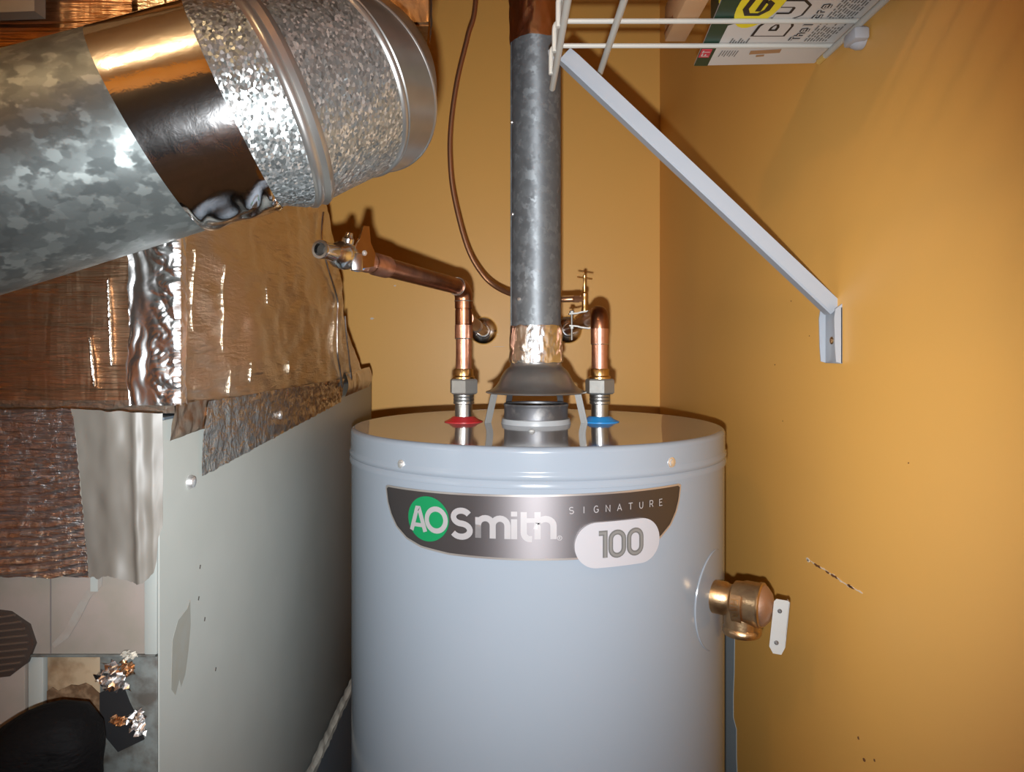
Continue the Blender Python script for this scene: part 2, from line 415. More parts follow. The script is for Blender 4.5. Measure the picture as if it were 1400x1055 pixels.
def on_tank(u, z, off=0.0):
    ph = u / TR
    return Vector((TX + (TR + off) * math.sin(ph), TY - (TR + off) * math.cos(ph), ZC + z))
def tank_normal(u):
    return Vector((math.sin(u / TR), -math.cos(u / TR), 0))
for u, z in ((-.181, -.1345), (.1577, -.1295)):
    bm = BM(); p = on_tank(u, z); n = tank_normal(u)
    lathe(bm, p - n * .001, n, [(.0052, 0), (.0052, .0015), (.0042, .004), (.0018, .0048)], 6, rot=.3)
    lathe(bm, p - n * .001, n, [(.0062, 0), (.0062, .0022), (.005, .0028)], 18)
    obj('screw', bm, 'scr', heater)
bm = BM()
lathe(bm, V(.0318, .937, -.1065), (0, 0, 1), [(.0042, 0), (.0042, .0015), (.003, .0032), (.001, .0038)], 16)
obj('screw', bm, 'lever', heater)

# badge : outline measured on the jacket (arc length, height), very slightly tilted
TILT = 0.016
def bz(u, z): return z + (u + .02) * TILT
def on_badge(off):
    return lambda u, z: on_tank(u, bz(u, z), off)
UL, UR, ZTB, ZBB = -.2065, .1705, -.1590, -.229
def badge_bottom(u):
    L = [(UL, -.163), (-.2035, -.178), (-.197, -.192), (-.187, -.205), (-.170, -.2165), (-.148, -.2235), (-.11, -.2275), (-.03, ZBB), (.03, -.2292), (.085, -.2285), (.118, -.224), (.138, -.216), (.154, -.2035), (.163, -.190), (.168, -.177), (UR, -.163)]
    for (a, za), (c, zb) in zip(L, L[1:]):
        if a <= u <= c: return za + (zb - za) * (u - a) / (c - a)
    return -.163
badge_top = lambda u: ZTB - (.0015 if u < UL + .002 or u > UR - .002 else 0)
bm = BM(); N = 110
us = [UL + (UR - UL) * (0.5 - 0.5 * math.cos(math.pi * i / N)) for i in range(N + 1)]
top = [bm.verts.new(on_badge(.0022)(u, badge_top(u))) for u in us]
mid = [bm.verts.new(on_badge(.0022)(u, (badge_top(u) + badge_bottom(u)) / 2)) for u in us]
bot = [bm.verts.new(on_badge(.0022)(u, badge_bottom(u))) for u in us]
topb = [bm.verts.new(on_badge(-.001)(u, badge_top(u))) for u in us]
botb = [bm.verts.new(on_badge(-.001)(u, badge_bottom(u))) for u in us]
for i in range(N):
    for A, B in ((topb, top), (top, mid), (mid, bot), (bot, botb)):
        bm.faces.new((A[i], A[i + 1], B[i + 1], B[i]))
for i in (0, N):
    bm.faces.new((topb[i], top[i], mid[i], bot[i], botb[i]))
badge = obj('name_badge', bm, 'badge', heater, 40, 'brushed silver name badge')
outl = [(u, badge_top(u)) for u in us] + [(u, badge_bottom(u)) for u in reversed(us)]
bm = BM(); strokes(bm, [(outl, .0022, True)], on_badge(.0027))
obj('badge_rim', bm, 'rim', badge)
# green disc
CXB, CZB, CRB = -.1390, -.1905, .0258
bm = BM()
dx = [CXB - CRB * 1.1 * math.cos(math.pi * i / 40) for i in range(41)]
dh = [max(CRB * math.sin(math.pi * i / 40), 1e-5) for i in range(41)]
dt = [bm.verts.new(on_badge(.0028)(x, CZB + h)) for x, h in zip(dx, dh)]; db = [bm.verts.new(on_badge(.0028)(x, CZB - h)) for x, h in zip(dx, dh)]
dtk = [bm.verts.new(on_badge(.001)(x, CZB + h)) for x, h in zip(dx, dh)]; dbk = [bm.verts.new(on_badge(.001)(x, CZB - h)) for x, h in zip(dx, dh)]
for i in range(40):
    for A, B in ((dtk, dt), (dt, db), (db, dbk)): bm.faces.new((A[i], A[i + 1], B[i + 1], B[i]))
obj('logo_disc', bm, 'green', badge, label='green logo disc')
W = .0056
bm = BM()
A_ = [([(-.1615, -.2055), (-.1535, -.1795), (-.1505, -.1795), (-.1415, -.2055)], W, False), ([(-.157, -.1985), (-.146, -.1985)], W * .8, False)]
O_ = [(arc(-.1268, -.1905, .0125, .0125, 0, 348, 28), W * 1.05, True)]
strokes(bm, A_ + O_, on_badge(.0034)); obj('logo_letters', bm, 'letter', badge)
bm = BM()
w = .0068; zb, xh, ct = -.2065, -.1835, -.1765
S_ = arc(-.0948, -.1842, .0098, .0068, 25, 180, 10) + [(-.1046, -.1860)] + arc(-.0948, -.1912, .0, .0, 0, 0, 1)[:0]
S_ = arc(-.0945, -.1846, .0098, .0072, 28, 255, 16) + arc(-.0952, -.1992, .0108, .0074, 78, -152, 16)
m1 = [(-.0748, zb), (-.0748, xh)]
m2 = [(-.0748, zb)] + [(-.0748, -.192)] + arc(-.0665, -.192, .0083, .0078, 180, 0, 10) + [(-.0582, zb)]
m3 = [(-.0582, -.192)] + arc(-.0500, -.192, .0082, .0078, 180, 0, 10) + [(-.0418, zb)]
i1 = [(-.0345, zb), (-.0345, -.1845)]; i2 = [(-.0345, -.1815), (-.0345, -.1762)]
t1 = [(-.0240, ct), (-.0240, -.199)] + arc(-.0172, -.199, .0068, .0072, 180, 270, 6) + [(-.0150, -.2062)]
h1 = [(-.0090, zb), (-.0090, ct)]; h2 = [(-.0090, -.192)] + arc(-.0005, -.192, .0088, .0078, 180, 0, 10) + [(.0083, zb)]
t2 = [(-.0215, -.1858), (-.0085, -.1858)]
strokes(bm, [(S_, w, False), (m1, w, False), (m2, w, False), (m3, w, False), (i1, w, False), (i2, w, False), (t1, w, False), (h1, w, False), (h2, w, False), (t2, w * .75, False)], on_badge(.0034))
obj('name_letters', bm, 'letter', badge)
bm = BM()
strokes(bm, [(arc(.0150, -.2055, .0024, .0024, 0, 345, 16), .0007, True), ([(.0144, -.2067), (.0144, -.2044), (.0156, -.2046), (.0154, -.2056), (.0144, -.2056)], .0005, False), ([(.0150, -.2056), (.0157, -.2067)], .0005, False)], on_badge(.0034))
obj('registered_mark', bm, 'letter', badge)
def thin(ch):
    G = {'S': [arc(.5, .74, .42, .25, 40, 260, 10) + arc(.5, .26, .44, .25, 80, -150, 10)], 'I': [[(.5, 0), (.5, 1)]],
         'G': [arc(.55, .5, .5, .5, 50, 330, 16) + [(.98, .45), (.6, .45)]], 'N': [[(.05, 0), (.05, 1), (.95, 0), (.95, 1)]],
         'A': [[(0, 0), (.5, 1), (1, 0)], [(.2, .33), (.8, .33)]], 'T': [[(.5, 0), (.5, 1)], [(0, 1), (1, 1)]],
         'U': [[(.08, 1), (.08, .4)] + arc(.5, .4, .42, .4, 180, 360, 8) + [(.92, 1)]],
         'R': [[(.1, 0), (.1, 1), (.6, 1)] + arc(.6, .74, .32, .26, 90, -90, 6) + [(.1, .48)], [(.55, .48), (.95, 0)]],
         'E': [[(.9, 1), (.1, 1), (.1, 0), (.9, 0)], [(.1, .52), (.8, .52)]]}
    return G[ch]
bm = BM()
for k, ch in enumerate('SIGNATURE'):
    u0 = .0255 + k * .01385
    strokes(bm, [([(u0 + x * .0052, -.1795 + z * .0072) for x, z in pl], .0009, False) for pl in thin(ch)], on_badge(.0028))
obj('series_letters', bm, 'letter', badge)
# model number plaque
PX, PZ, PHW, PHH = .0823, -.2150, .0515, .0252
def stadium(hw, hh, n=14):
    return arc(PX + hw - hh, PZ, hh, hh, -90, 90, n) + arc(PX - hw + hh, PZ, hh, hh, 90, 270, n)
def dense(pl, n=10):
    out = []
    for (a, c), (e, f) in zip(pl, pl[1:] + pl[:1]):
        k = n if math.hypot(a - e, c - f) > .02 else 1
        out += [(a + (e - a) * i / k, c + (f - c) * i / k) for i in range(k)]
    return out
bm = BM(); o_ = dense(stadium(PHW, PHH))
xs = [PX - PHW * math.cos(math.pi * i / 60) for i in range(61)]
def half(x):
    d = max(0, abs(x - PX) - (PHW - PHH)); return math.sqrt(max(PHH ** 2 - d ** 2, 0))
tt = [bm.verts.new(on_badge(.0062)(x, PZ + half(x))) for x in xs]; bb = [bm.verts.new(on_badge(.0062)(x, PZ - half(x) - 1e-5)) for x in xs]
tk = [bm.verts.new(on_badge(.001)(x, PZ + half(x))) for x in xs]; bk = [bm.verts.new(on_badge(.001)(x, PZ - half(x) - 1e-5)) for x in xs]
for i in range(len(xs) - 1):
    for A, B in ((tk, tt), (tt, bb), (bb, bk)): bm.faces.new((A[i], A[i + 1], B[i + 1], B[i]))
plaque = obj('number_plaque', bm, 'plaque', badge, 40, 'pale rounded plaque reading 100')
zt_, zb_ = -.2020, -.2278; zm = (zt_ + zb_) / 2
def oval(cx, hw): return arc(cx, zt_ - hw, hw, hw, 0, 180, 10) + arc(cx, zb_ + hw, hw, hw, 180, 360, 10)
one = [(.0575, zt_), (.0648, zt_), (.0648, zb_ - .0015)]
bm = BM()
strokes(bm, [(one, .0056, False), (oval(.0790, .0078), .0056, True), (oval(.1010, .0078), .0056, True)], on_badge(.0066))
obj('number_digits', bm, 'digit', badge)
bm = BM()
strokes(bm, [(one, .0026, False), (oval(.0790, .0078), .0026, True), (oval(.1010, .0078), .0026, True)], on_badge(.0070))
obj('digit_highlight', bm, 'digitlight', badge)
# pressed ring in the jacket round the relief valve port
UV = math.atan2(.22, .15) * TR
bm = BM()
pts = [on_tank(UV + .056 * math.cos(a), -.314 + .062 * math.sin(a), .0002) for a in [math.radians(70 + 185 * i / 40) for i in range(41)]]
tube(bm, pts, [.0002 + .0012 * math.sin(math.pi * i / 40) ** .5 for i in range(41)], 8); obj('pressed_ring', bm, 'tank', heater)
# flue collar
bm = BM()
lathe(bm, V(TX, TY, TZ - .001), (0, 0, 1), [(.0515, 0), (.0515, .002), (.0500, .0085), (.046, .009)], 48)
obj('flue_flange', bm, 'white', heater)
bm = BM()
lathe(bm, V(TX, TY, TZ + .008), (0, 0, 1), [(.0470, 0), (.0470, .0165), (.0480, .0190), (.0472, .0215), (.0455, .0205), (.0450, .008), (.001, .007)], 48)
obj('flue_collar', bm, 'collar', heater)
# nipples, washers
HX, CXN, PY = -.066, .1387, 1.07
for x, m, lb in ((HX, 'red', 'red plastic washer'), (CXN, 'blue', 'blue plastic washer')):
    bm = BM(); lathe(bm, V(x, PY, TZ - .001), (0, 0, 1), [(.0292, 0), (.0288, .0022), (.022, .005), (.0165, .009), (.0132, .0095)], 40)
    obj('port_washer', bm, m, heater, label=lb)
    bm = BM(); lathe(bm, V(x, PY, TZ), (0, 0, 1), [(.0130, 0), (.0130, .029), (.0122, .0295)], 32)
    obj('pipe_nipple', bm, 'steel', heater)

# ------------------------------------------------------------------ draft hood
hood = thing('draft_hood', 'grey steel bell shaped draft hood standing on legs over flue', 'draft hood', (TX, TY, ZC + TZ))
bm = BM()
out_ = [(.0745, -.0605), (.0738, -.0590), (.069, -.0575), (.0616, -.0530), (.0565, -.0470), (.0540, -.0430), (.0515, -.0375), (.0486, -.0322), (.0450, -.0275), (.0410, -.0240), (.0385, -.0220), (.0373, -.0175), (.0373, -.008)]
inn = [(r - .0014, z - .0008) for r, z in reversed(out_)]
lathe(bm, V(TX, TY, 0), (0, 0, 1), out_ + inn + [out_[0]], 56, False, False)
obj('bell', bm, 'hood', hood, 40)
for ang in (180, 0, 128, 52):
    ca, sa = math.cos(math.radians(ang)), math.sin(math.radians(ang))
    p0 = V(TX + .0600 * ca, TY + .0600 * sa, -.055); p1 = V(TX + .0715 * ca, TY + .0715 * sa, TZ - .0005)
    bm = BM(); rad = Vector((ca, sa, 0)); tan = Vector((-sa, ca, 0))
    if ang in (180, 0):      # broad strap legs with a stamped groove
        tan = Vector((1, -.25 * ca, 0)).normalized(); rad = Vector((tan.y, -tan.x, 0)).normalized()
    for a, th, wd in ((0, .0010, .0050), (.0012, .0010, .0014)):
        pts = []
        for p in (p0, p1):
            for s, t in ((-1, -1), (1, -1), (1, 1), (-1, 1)): pts.append(p + tan * wd * s + rad * (th * t + a))
        vv = [bm.verts.new(p) for p in pts]
        for f in ((0, 1, 2, 3), (7, 6, 5, 4), (0, 4, 5, 1), (1, 5, 6, 2), (2, 6, 7, 3), (3, 7, 4, 0)): bm.faces.new([vv[i] for i in f])
    obj('leg', bm, 'strap' if ang in (180, 0) else 'collar', hood)

# ------------------------------------------------------------------ vent pipe
vent = thing('vent_pipe', 'grey galvanised round vent pipe rising from the draft hood', 'vent pipe', (TX, TY, ZC - .008))
bm = BM(); lathe(bm, V(TX, TY, -.0075), (0, 0, 1), [(.0366, 0), (.0366, .48), (.0378, .482), (.0378, ZT - ZC + .006)], 56)
obj('pipe', bm, 'galvvent', vent)
bm = BM(); tube(bm, [V(TX - .0366, TY - .004, -.004), V(TX - .0366, TY - .004, .47)], .0014, 8); obj('lock_seam', bm, 'galvvent', vent)
def wrap(zlo, zhi, r, amp, s, r1=None, seed=0):
    def fn(u, v):
        a = 2 * math.pi * u; z = zlo + (zhi - zlo) * v
        zz = z + (.0022 * nz(math.cos(a) * 3, math.sin(a) * 3, seed, 1.0) if v in (0, 1) else 0)
        rr = r + ((r1 or r) - r) * v + amp * abs(nz(math.cos(a) * .04 * 3, math.sin(a) * .04 * 3, z + seed, s)) * (1 if 0 < v < 1 else .2)
        return V(TX + rr * math.cos(a), TY + rr * math.sin(a), zz)
    return fn
bm = BM(); sheet(bm, wrap(-.0165, .0375, .0392, .0028, 60, .0376), 110, 22); obj('foil_tape', bm, 'foiltape', vent, 60, 'crinkled shiny foil tape')
bm = BM(); sheet(bm, wrap(.452, .56, .0378, .003, 45, .040, 3.3), 90, 30); obj('foil_tape', bm, 'foilcopper', vent, 60, 'foil wrap with a copper reflection in its colour')  # base colour carries the warm reflection on the foil
for x, z in ((-.0355, .335), (-.0345, .20), (-.025, .075)):
    bm = BM(); y = -math.sqrt(.0366 ** 2 - x * x); n = Vector((x, y, 0)).normalized()
    lathe(bm, V(TX + x, TY + y, z), n, [(.003, 0), (.0026, .0016), (.001, .002)], 10); obj('screw', bm, 'scr', vent)

# ------------------------------------------------------------------ union stacks and copper pipes
def union(parent, x):
    bm = BM(); prof = [(.0136, 0)]
    for k in range(3): prof += [(.0156, .0012 + k * .005), (.0156, .0042 + k * .005), (.0148, .0048 + k * .005)]
    lathe(bm, V(x, PY, -.0795), (0, 0, 1), prof + [(.0136, .0165)], 36); obj('ribbed_sleeve', bm, 'steel', parent)
    bm = BM(); lathe(bm, V(x, PY, -.0640), (0, 0, 1), [(.0196, 0), (.0222, .0022), (.0222, .0205), (.0200, .0228)], 6, rot=math.radians(20)); obj('union_nut', bm, 'nut', parent, 25)
    bm = BM(); lathe(bm, V(x, PY, -.0420), (0, 0, 1), [(.0168, 0), (.0168, .0035), (.0142, .0055), (.0142, .0145), (.0132, .0160)], 36); obj('brass_collar', bm, 'brass', parent)
def solder(parent, p, axis, r):
    bm = BM(); a, c, d = frame(axis)
    tube(bm, [Vector(p) + (a * math.cos(t) + c * math.sin(t)) * r for t in [2 * math.pi * i / 36 for i in range(37)]], .0009, 8)
    obj('solder_joint', bm, 'solder', parent)

hot = thing('hot_water_pipe', 'copper hot water pipe with side branch above the red washer', 'pipe', (HX, PY, ZC - .08))
union(hot, HX)
bm = BM(); lathe(bm, V(HX, PY, -.030), (0, 0, 1), [(.0118, 0), (.0118, .062)], 32); obj('riser', bm, 'copper', hot)
bm = BM(); lathe(bm, V(HX, PY, .0195), (0, 0, 1), [(.0122, 0), (.0134, .0005), (.0134, .020), (.0126, .0205)], 32); obj('coupling', bm, 'copper', hot)
TZE = .0500
bm = BM(); lathe(bm, V(HX, PY, .0398), (0, 0, 1), [(.0118, 0), (.0130, .0008), (.0130, .022), (.0122, .0225), (.0122, .024), (.0134, .0248), (.0134, .035), (.0122, .036)], 32)
obj('tee', bm, 'copperdark', hot)
BRZ = .0950
vdir = Vector((-.098, -.25, .0085)).normalized()
corner = V(HX, PY, BRZ); bend_end = corner + vdir * .32
bm = BM(); tube(bm, [V(HX, PY, .0745)] + bend(V(HX, PY, .07), corner, bend_end, .019) + [corner + vdir * .022], .0134, 28); obj('elbow', bm, 'copperdark', hot)
solder(hot, V(HX, PY, .0755), (0, 0, 1), .0134); solder(hot, corner + vdir * .024, vdir, .0128)
solder(hot, V(HX, PY, .0190), (0, 0, 1), .0125)
bm = BM(); tube(bm, [corner + vdir * .02, corner + vdir * .270], .0118, 28); obj('branch', bm, 'copperdark', hot)
bm = BM(); lathe(bm, corner + vdir * .222, vdir, [(.0122, 0), (.0134, .001), (.0134, .026), (.0122, .030), (.0116, .036), (.0126, .042), (.0126, .052), (.0112, .054)], 32); obj('reducer', bm, 'copper', hot)
bm = BM(); lathe(bm, corner + vdir * .273, vdir, [(.0132, 0), (.0146, .001), (.0146, .010), (.0134, .011)], 6); obj('adapter_hex', bm, 'copper', hot, 25)
stub0, stub1 = V(HX + .001, PY, TZE), V(-.0625, YB - .002, .0535)
bm = BM(); tube(bm, [stub0, stub1], .0118, 24); obj('wall_stub', bm, 'copperdark', hot)
bm = BM(); lathe(bm, stub0, stub1 - stub0, [(.013, .01), (.0134, .012), (.0134, .032), (.012, .033)], 28); obj('tee_branch', bm, 'copperdark', hot)
for k in (.43, .5): solder(hot, stub0.lerp(stub1, k), stub1 - stub0, .0122)

cold = thing('cold_water_pipe', 'bright copper cold water pipe bending back above the blue washer', 'pipe', (CXN, PY, ZC - .08))
union(cold, CXN)
ECZ = .0560
c0 = V(CXN, PY, ECZ); c1 = V(.1570, YB - .002, .0560)
bm = BM(); lathe(bm, V(CXN, PY, -.030), (0, 0, 1), [(.0124, 0), (.0124, .045)], 32); obj('riser', bm, 'copper', cold)
bm = BM(); lathe(bm, V(CXN, PY, .0105), (0, 0, 1), [(.0126, 0), (.0136, .0008), (.0136, .024)], 32); obj('elbow_socket', bm, 'copper', cold)
cd = (c1 - c0).normalized()
bm = BM(); tube(bm, [V(CXN, PY, .034)] + bend(V(CXN, PY, .02), c0, c1, .02) + [c0 + cd * .03], .0138, 28); obj('elbow', bm, 'copperdark', cold)
solder(cold, V(CXN, PY, .0110), (0, 0, 1), .0128)
bm = BM(); tube(bm, [c0 + cd * .02, c1], .0122, 24); obj('wall_stub', bm, 'copperdark', cold)

def escutcheon(x, z, label):
    bm = BM()
    lathe(bm, V(x, YB + .0005, z), (0, -1, 0), [(.0365, 0), (.0365, .002), (.0335, .007), (.026, .011), (.019, .0125), (.0165, .018), (.0135, .0185), (.0130, .002)], 48, True, False)
    o = obj('escutcheon_plate', bm, 'chrome'); tag(o, label, 'escutcheon', 'wall escutcheons'); return o
escutcheon(-.0625, .0535, 'round chrome wall plate behind the hot water pipe')
escutcheon(.1570, .0560, 'round chrome wall plate behind the saddle valve clamp')

# ------------------------------------------------------------------ drain valve on the branch
ve = corner + vdir * .283
valve = thing('ball_valve', 'chrome ball valve with open outlet on the copper branch end', 'valve', ve)
a_, c_, d_ = frame(vdir)
bm = BM(); lathe(bm, ve - vdir * .001, vdir, [(.0135, 0), (.0140, .001), (.0140, .006), (.0125, .0068)], 24); obj('thread_seal', bm, 'bluetape', valve, label='blue thread seal tape')
bm = BM(); lathe(bm, ve + vdir * .004, vdir, [(.0132, 0), (.0150, .002), (.0150, .012), (.0135, .014)], 6, rot=.2); obj('hex_end', bm, 'chrome', valve, 25)
bm = BM(); lathe(bm, ve + vdir * .016, vdir, [(.0115, 0), (.0145, .004), (.0155, .012), (.0145, .022), (.0115, .027)], 28); obj('ball_body', bm, 'chrome', valve)
bm = BM(); lathe(bm, ve + vdir * .042, vdir, [(.0105, 0), (.0118, .002), (.0105, .0045), (.0092, .006), (.0092, .025), (.0100, .027), (.0098, .030), (.0070, .030), (.0066, .014), (.0001, .013)], 28); obj('outlet', bm, 'chrome', valve)
bm = BM(); lathe(bm, ve + vdir * .0560, vdir, [(.0069, 0), (.0069, .0105), (.0067, .0110), (.0062, .0020), (.0001, .0018)], 24); obj('bore', bm, 'dark', valve)  # dark plug paints the shade inside the outlet
up = Vector((0, 0, 1)); side = vdir.cross(up).normalized()
bm = BM(); lathe(bm, ve + vdir * .026, (up * .9 + side * -.2), [(.0065, .008), (.0065, .019), (.0045, .021), (.0035, .026)], 20); obj('stem', bm, 'chrome', valve)
# wing lever: a folded plate rising over the body on the camera side
fr = (-side if side.y > 0 else side)
bm = BM()
outl = [(-.009, -.010), (.004, -.014), (.011, -.011), (.0105, .006), (.0045, .020), (.001, .034), (-.0045, .034), (-.006, .016), (-.0105, .004)]
o0 = ve + vdir * .016 + fr * .0165
wd = (vdir * .55 - Vector((1, 0, 0)) * .84).normalized()
prism(bm, outl, lambda a, c: o0 + wd * a * 1.15 + up * c, lambda a, c: o0 + wd * a * 1.15 + up * c + fr * .0022)
obj('lever', bm, 'mirror', valve, 20)
bm = BM()
o1 = ve + vdir * .026 + fr * .0150
box(bm, (-.006, -.0035, -.017), (.006, .004, .002), .0012, Matrix.Translation(o1) @ Matrix.Rotation(.4, 4, 'Z')); obj('lever_fold', bm, 'chrome', valve)
bm = BM(); lathe(bm, o0 + fr * .001 + up * .004, fr, [(.003, 0), (.003, .002), (.0018, .003)], 12); obj('rivet', bm, 'scr', valve)

# ------------------------------------------------------------------ saddle valve
SY = 1.27
k = (SY - PY) / (c1.y - c0.y); sp = c0.lerp(c1, k)
sad = thing('saddle_valve', 'small brass needle saddle valve clamped round the cold pipe', 'valve', sp)
for zz_, nm in ((.0155, 'clamp_plate'), (-.0155, 'clamp_plate')):
    bm = BM(); pts = []
    s = 1 if zz_ > 0 else -1
    path = [(-.034, .0105), (-.020, .0115), (-.013, .0135), (0, .0152), (.013, .0135), (.020, .0115), (.034, .0105)]
    rings = []
    for x, h in path:
        rings.append([sp + Vector((x, y, s * h + t)) for y, t in ((-.010, -.0013), (.010, -.0013), (.010, .0013), (-.010, .0013))])
    loft(bm, rings); obj(nm, bm, 'nut', sad, 25)
for x in (-.029, .029):
    bm = BM(); lathe(bm, sp + Vector((x, -.002, -.036)), (0, 0, 1), [(.0019, 0), (.0019, .052)], 12); lathe(bm, sp + Vector((x, -.002, .0115)), (0, 0, 1), [(.0042, 0), (.0042, .004), (.003, .0052)], 6)
    lathe(bm, sp + Vector((x, -.002, -.016)), (0, 0, 1), [(.0042, 0), (.0042, .004)], 6); obj('clamp_bolt', bm, 'nut', sad)
nx = -.006
bm = BM(); lathe(bm, sp + Vector((nx, 0, .013)), (0, 0, 1), [(.0052, 0), (.0058, .004), (.0048, .010), (.0048, .026), (.0058, .028), (.0058, .034), (.0042, .036), (.0022, .037), (.0022, .060), (.0028, .061), (.0028, .067), (.0012, .068)], 20); obj('needle_body', bm, 'brass', sad)
bm = BM(); tube(bm, [sp + Vector((nx - .013, -.003, .0765)), sp + Vector((nx + .014, .003, .0735))], .0015, 10); obj('tee_handle', bm, 'brass', sad)
TUBZ = .0250
bm = BM(); lathe(bm, sp + Vector((nx - .003, 0, TUBZ + .012)), (-1, 0, 0), [(.0052, 0), (.0052, .006), (.0066, .0065), (.0066, .0165), (.0046, .018)], 6); obj('compression_nut', bm, 'tubing', sad, 25)

tb = thing('copper_supply_tube', 'thin copper tube curving up along the back wall behind vent', 'tube', sp + Vector((-.03, 0, TUBZ)))
def pxp(u, v, y): return V(u * y, y, v * y)      # direction ratios times distance
start = sp + Vector((nx - .020, 0, TUBZ + .012))
def dd(px, py, y): return V((px - 694) / 972 * y, y, (480 - py) / 972 * y)
path = [start, start + Vector((-.025, .01, 0)), V(.085, 1.33, .098), V(.03, 1.42, .108), V(-.02, 1.46, .130), V(-.055, 1.47, .163), V(-.085, 1.475, .220), V(-.111, 1.48, .320), V(-.1195, 1.48, .395), V(-.1180, 1.48, .470), V(-.105, 1.48, .563), V(-.083, 1.48, .655), V(-.066, 1.48, .74), V(-.06, 1.48, ZT - ZC)]
bm = BM(); tube(bm, smooth_path(path, 10), .0052, 14); obj('tube', bm, 'tubing', tb)

# ------------------------------------------------------------------ relief valve
RB = V(.262, .90, -.310); RD = Vector((.826, -.564, 0)).normalized()
rel = thing('relief_valve', 'bronze pressure relief valve with pale lever on tank side', 'relief valve', RB)
bm = BM(); lathe(bm, RB - RD * .006, RD, [(.0205, 0), (.0205, .020), (.0185, .0235), (.0185, .028), (.0215, .031)], 40); obj('inlet_neck', bm, 'bronze', rel)
bm = BM(); lathe(bm, RB + RD * .024, RD, [(.0205, 0), (.0240, .002), (.0245, .010), (.0262, .014), (.0262, .030), (.0272, .0315), (.0272, .035), (.0255, .0365)], 44); obj('body', bm, 'bronze', rel)
bm = BM(); lathe(bm, RB + RD * .059, RD, [(.0252, 0), (.0235, .004), (.0170, .0095), (.0085, .0125), (.0075, .0135), (.001, .0135)], 40); obj('bonnet', bm, 'bonnet', rel)
bm = BM(); lathe(bm, RB + RD * .034, (0, 0, -1), [(.020, .006), (.0215, .030), (.0235, .0325), (.0240, .0365), (.0225, .0395), (.0180, .0395), (.0170, .02), (.001, .02)], 40); obj('outlet', bm, 'bronze', rel)
sideR = RD.cross(Vector((0, 0, 1))).normalized()         # points towards the viewer's left/front
if sideR.y > 0: sideR = -sideR
# cast tag on the body
bm = BM()
def tagp(off):
    return lambda a, c: RB + RD * (.033 + a) + (sideR * math.cos(c / .0262) + Vector((0, 0, 1)) * math.sin(c / .0262)) * (.0245 + off + a * .05)
def tag_sheet(u, v): return tagp(.0035)(-.006 + .0125 * u, -.020 + .034 * v)
sheet(bm, tag_sheet, 3, 12)
r_ = bmesh.ops.extrude_face_region(bm, geom=bm.faces[:])
for v in [e for e in r_['geom'] if isinstance(e, bmesh.types.BMVert)]:
    v.co -= (v.co - (RB + RD * .035)).normalized() * .006
obj('cast_tag', bm, 'bronze', rel, 30)
bm = BM()
def ctag(pl): return [(x, z) for x, z in pl]
strokes(bm, [(ctag([(-.0045, .004), (.0045, .004)]), .0012, False), (ctag([(-.0045, .009), (.0045, .009), (.0045, .004)]), .0012, False), (ctag([(0, .004), (0, .009)]), .0010, False),
             (ctag([(-.004, -.003), (.004, -.001), (.002, .001), (-.004, .0005)]), .0012, False), (ctag([(-.003, -.012), (.004, -.007), (.001, -.006), (-.003, -.008)]), .0012, False)], lambda a, c: tagp(.0052)(a, c))
obj('cast_marks', bm, 'brass', rel)
LP = RB + RD * .0775
bm = BM(); lathe(bm, RB + RD * .070, RD, [(.0045, 0), (.003, .003), (.003, .010)], 14); obj('stem', bm, 'scr', rel)
# lever: pressed channel hanging down, tilted
lm = Matrix.Translation(LP + Vector((0, 0, -.019))) @ Matrix.Rotation(math.radians(6), 4, 'Y') @ Matrix.Rotation(math.radians(-12), 4, 'Z')
bm = BM()
outl = [(-.0085, .028), (-.006, .0315), (.007, .0315), (.0095, .029), (.0095, -.024), (.006, -.0335), (-.0035, -.0335), (-.0085, -.026)]
prism(bm, outl, lambda a, c: lm @ Vector((a, -.0052, c)), lambda a, c: lm @ Vector((a, -.0040, c)))
lev = obj('lever', bm, 'lever', rel, 25)
bm = BM(); box(bm, (.0083, -.0052, -.012), (.0095, .008, .030), .0003, lm); box(bm, (.0083, -.0052, -.024), (.0095, .004, -.016), .0003, lm); obj('flange', bm, 'lever', lev)
for z in (.018, -.020):
    bm = BM(); lathe(bm, lm @ Vector((-.001, -.0050, z)), lm.to_3x3() @ Vector((0, -1, 0)), [(.0026, 0), (.0026, .0012), (.0014, .0022)], 12); obj('rivet', bm, 'collar', lev)

# ------------------------------------------------------------------ wire shelf, bracket
SH = .363
shelf = thing('wire_shelf', 'white coated wire shelf fixed along the right wall', 'shelf', (.22, .5, ZC + SH))
def rod(name, p0, p1, r, m='wire', parent=shelf):
    bm = BM(); tube(bm, [p0, p1], r, 12); return obj(name, bm, m, parent)
rod('lip_rod', V(.0565, -.35, .326), V(.0565, .898, .332), .0040)
rod('front_rod', V(.0575, -.35, SH - .006), V(.0575, .868, SH - .006), .0030)
rod('middle_rod', V(.1185, -.35, SH - .006), V(.1185, .912, SH - .006), .0040)
back_rod = rod('back_rod', V(.384, -.35, SH - .006), V(.384, .858, SH - .006), .0038)
rod('rod_tip', V(.384, .858, SH - .006), V(.384, .876, SH - .006), .0040, parent=back_rod, m='rodtip')
y = .845; kk = 0
while y > -.33:
    bm = BM()
    tube(bm, [V(.391, y, SH)] + [V(.066, y, SH)] + bend(V(.066, y, SH), V(.0515, y, SH), V(.0515, y, .325), .010, 5) + [V(.0515, y, .329)], .0028, 10)
    obj('cross_wire', bm, 'wire', shelf)
    y -= .063 if kk < 1 else .060; kk += 1
clip = thing('wall_clip', 'white plastic wall clip holding the shelf back rod', 'clip', V(XR, .786, .348))
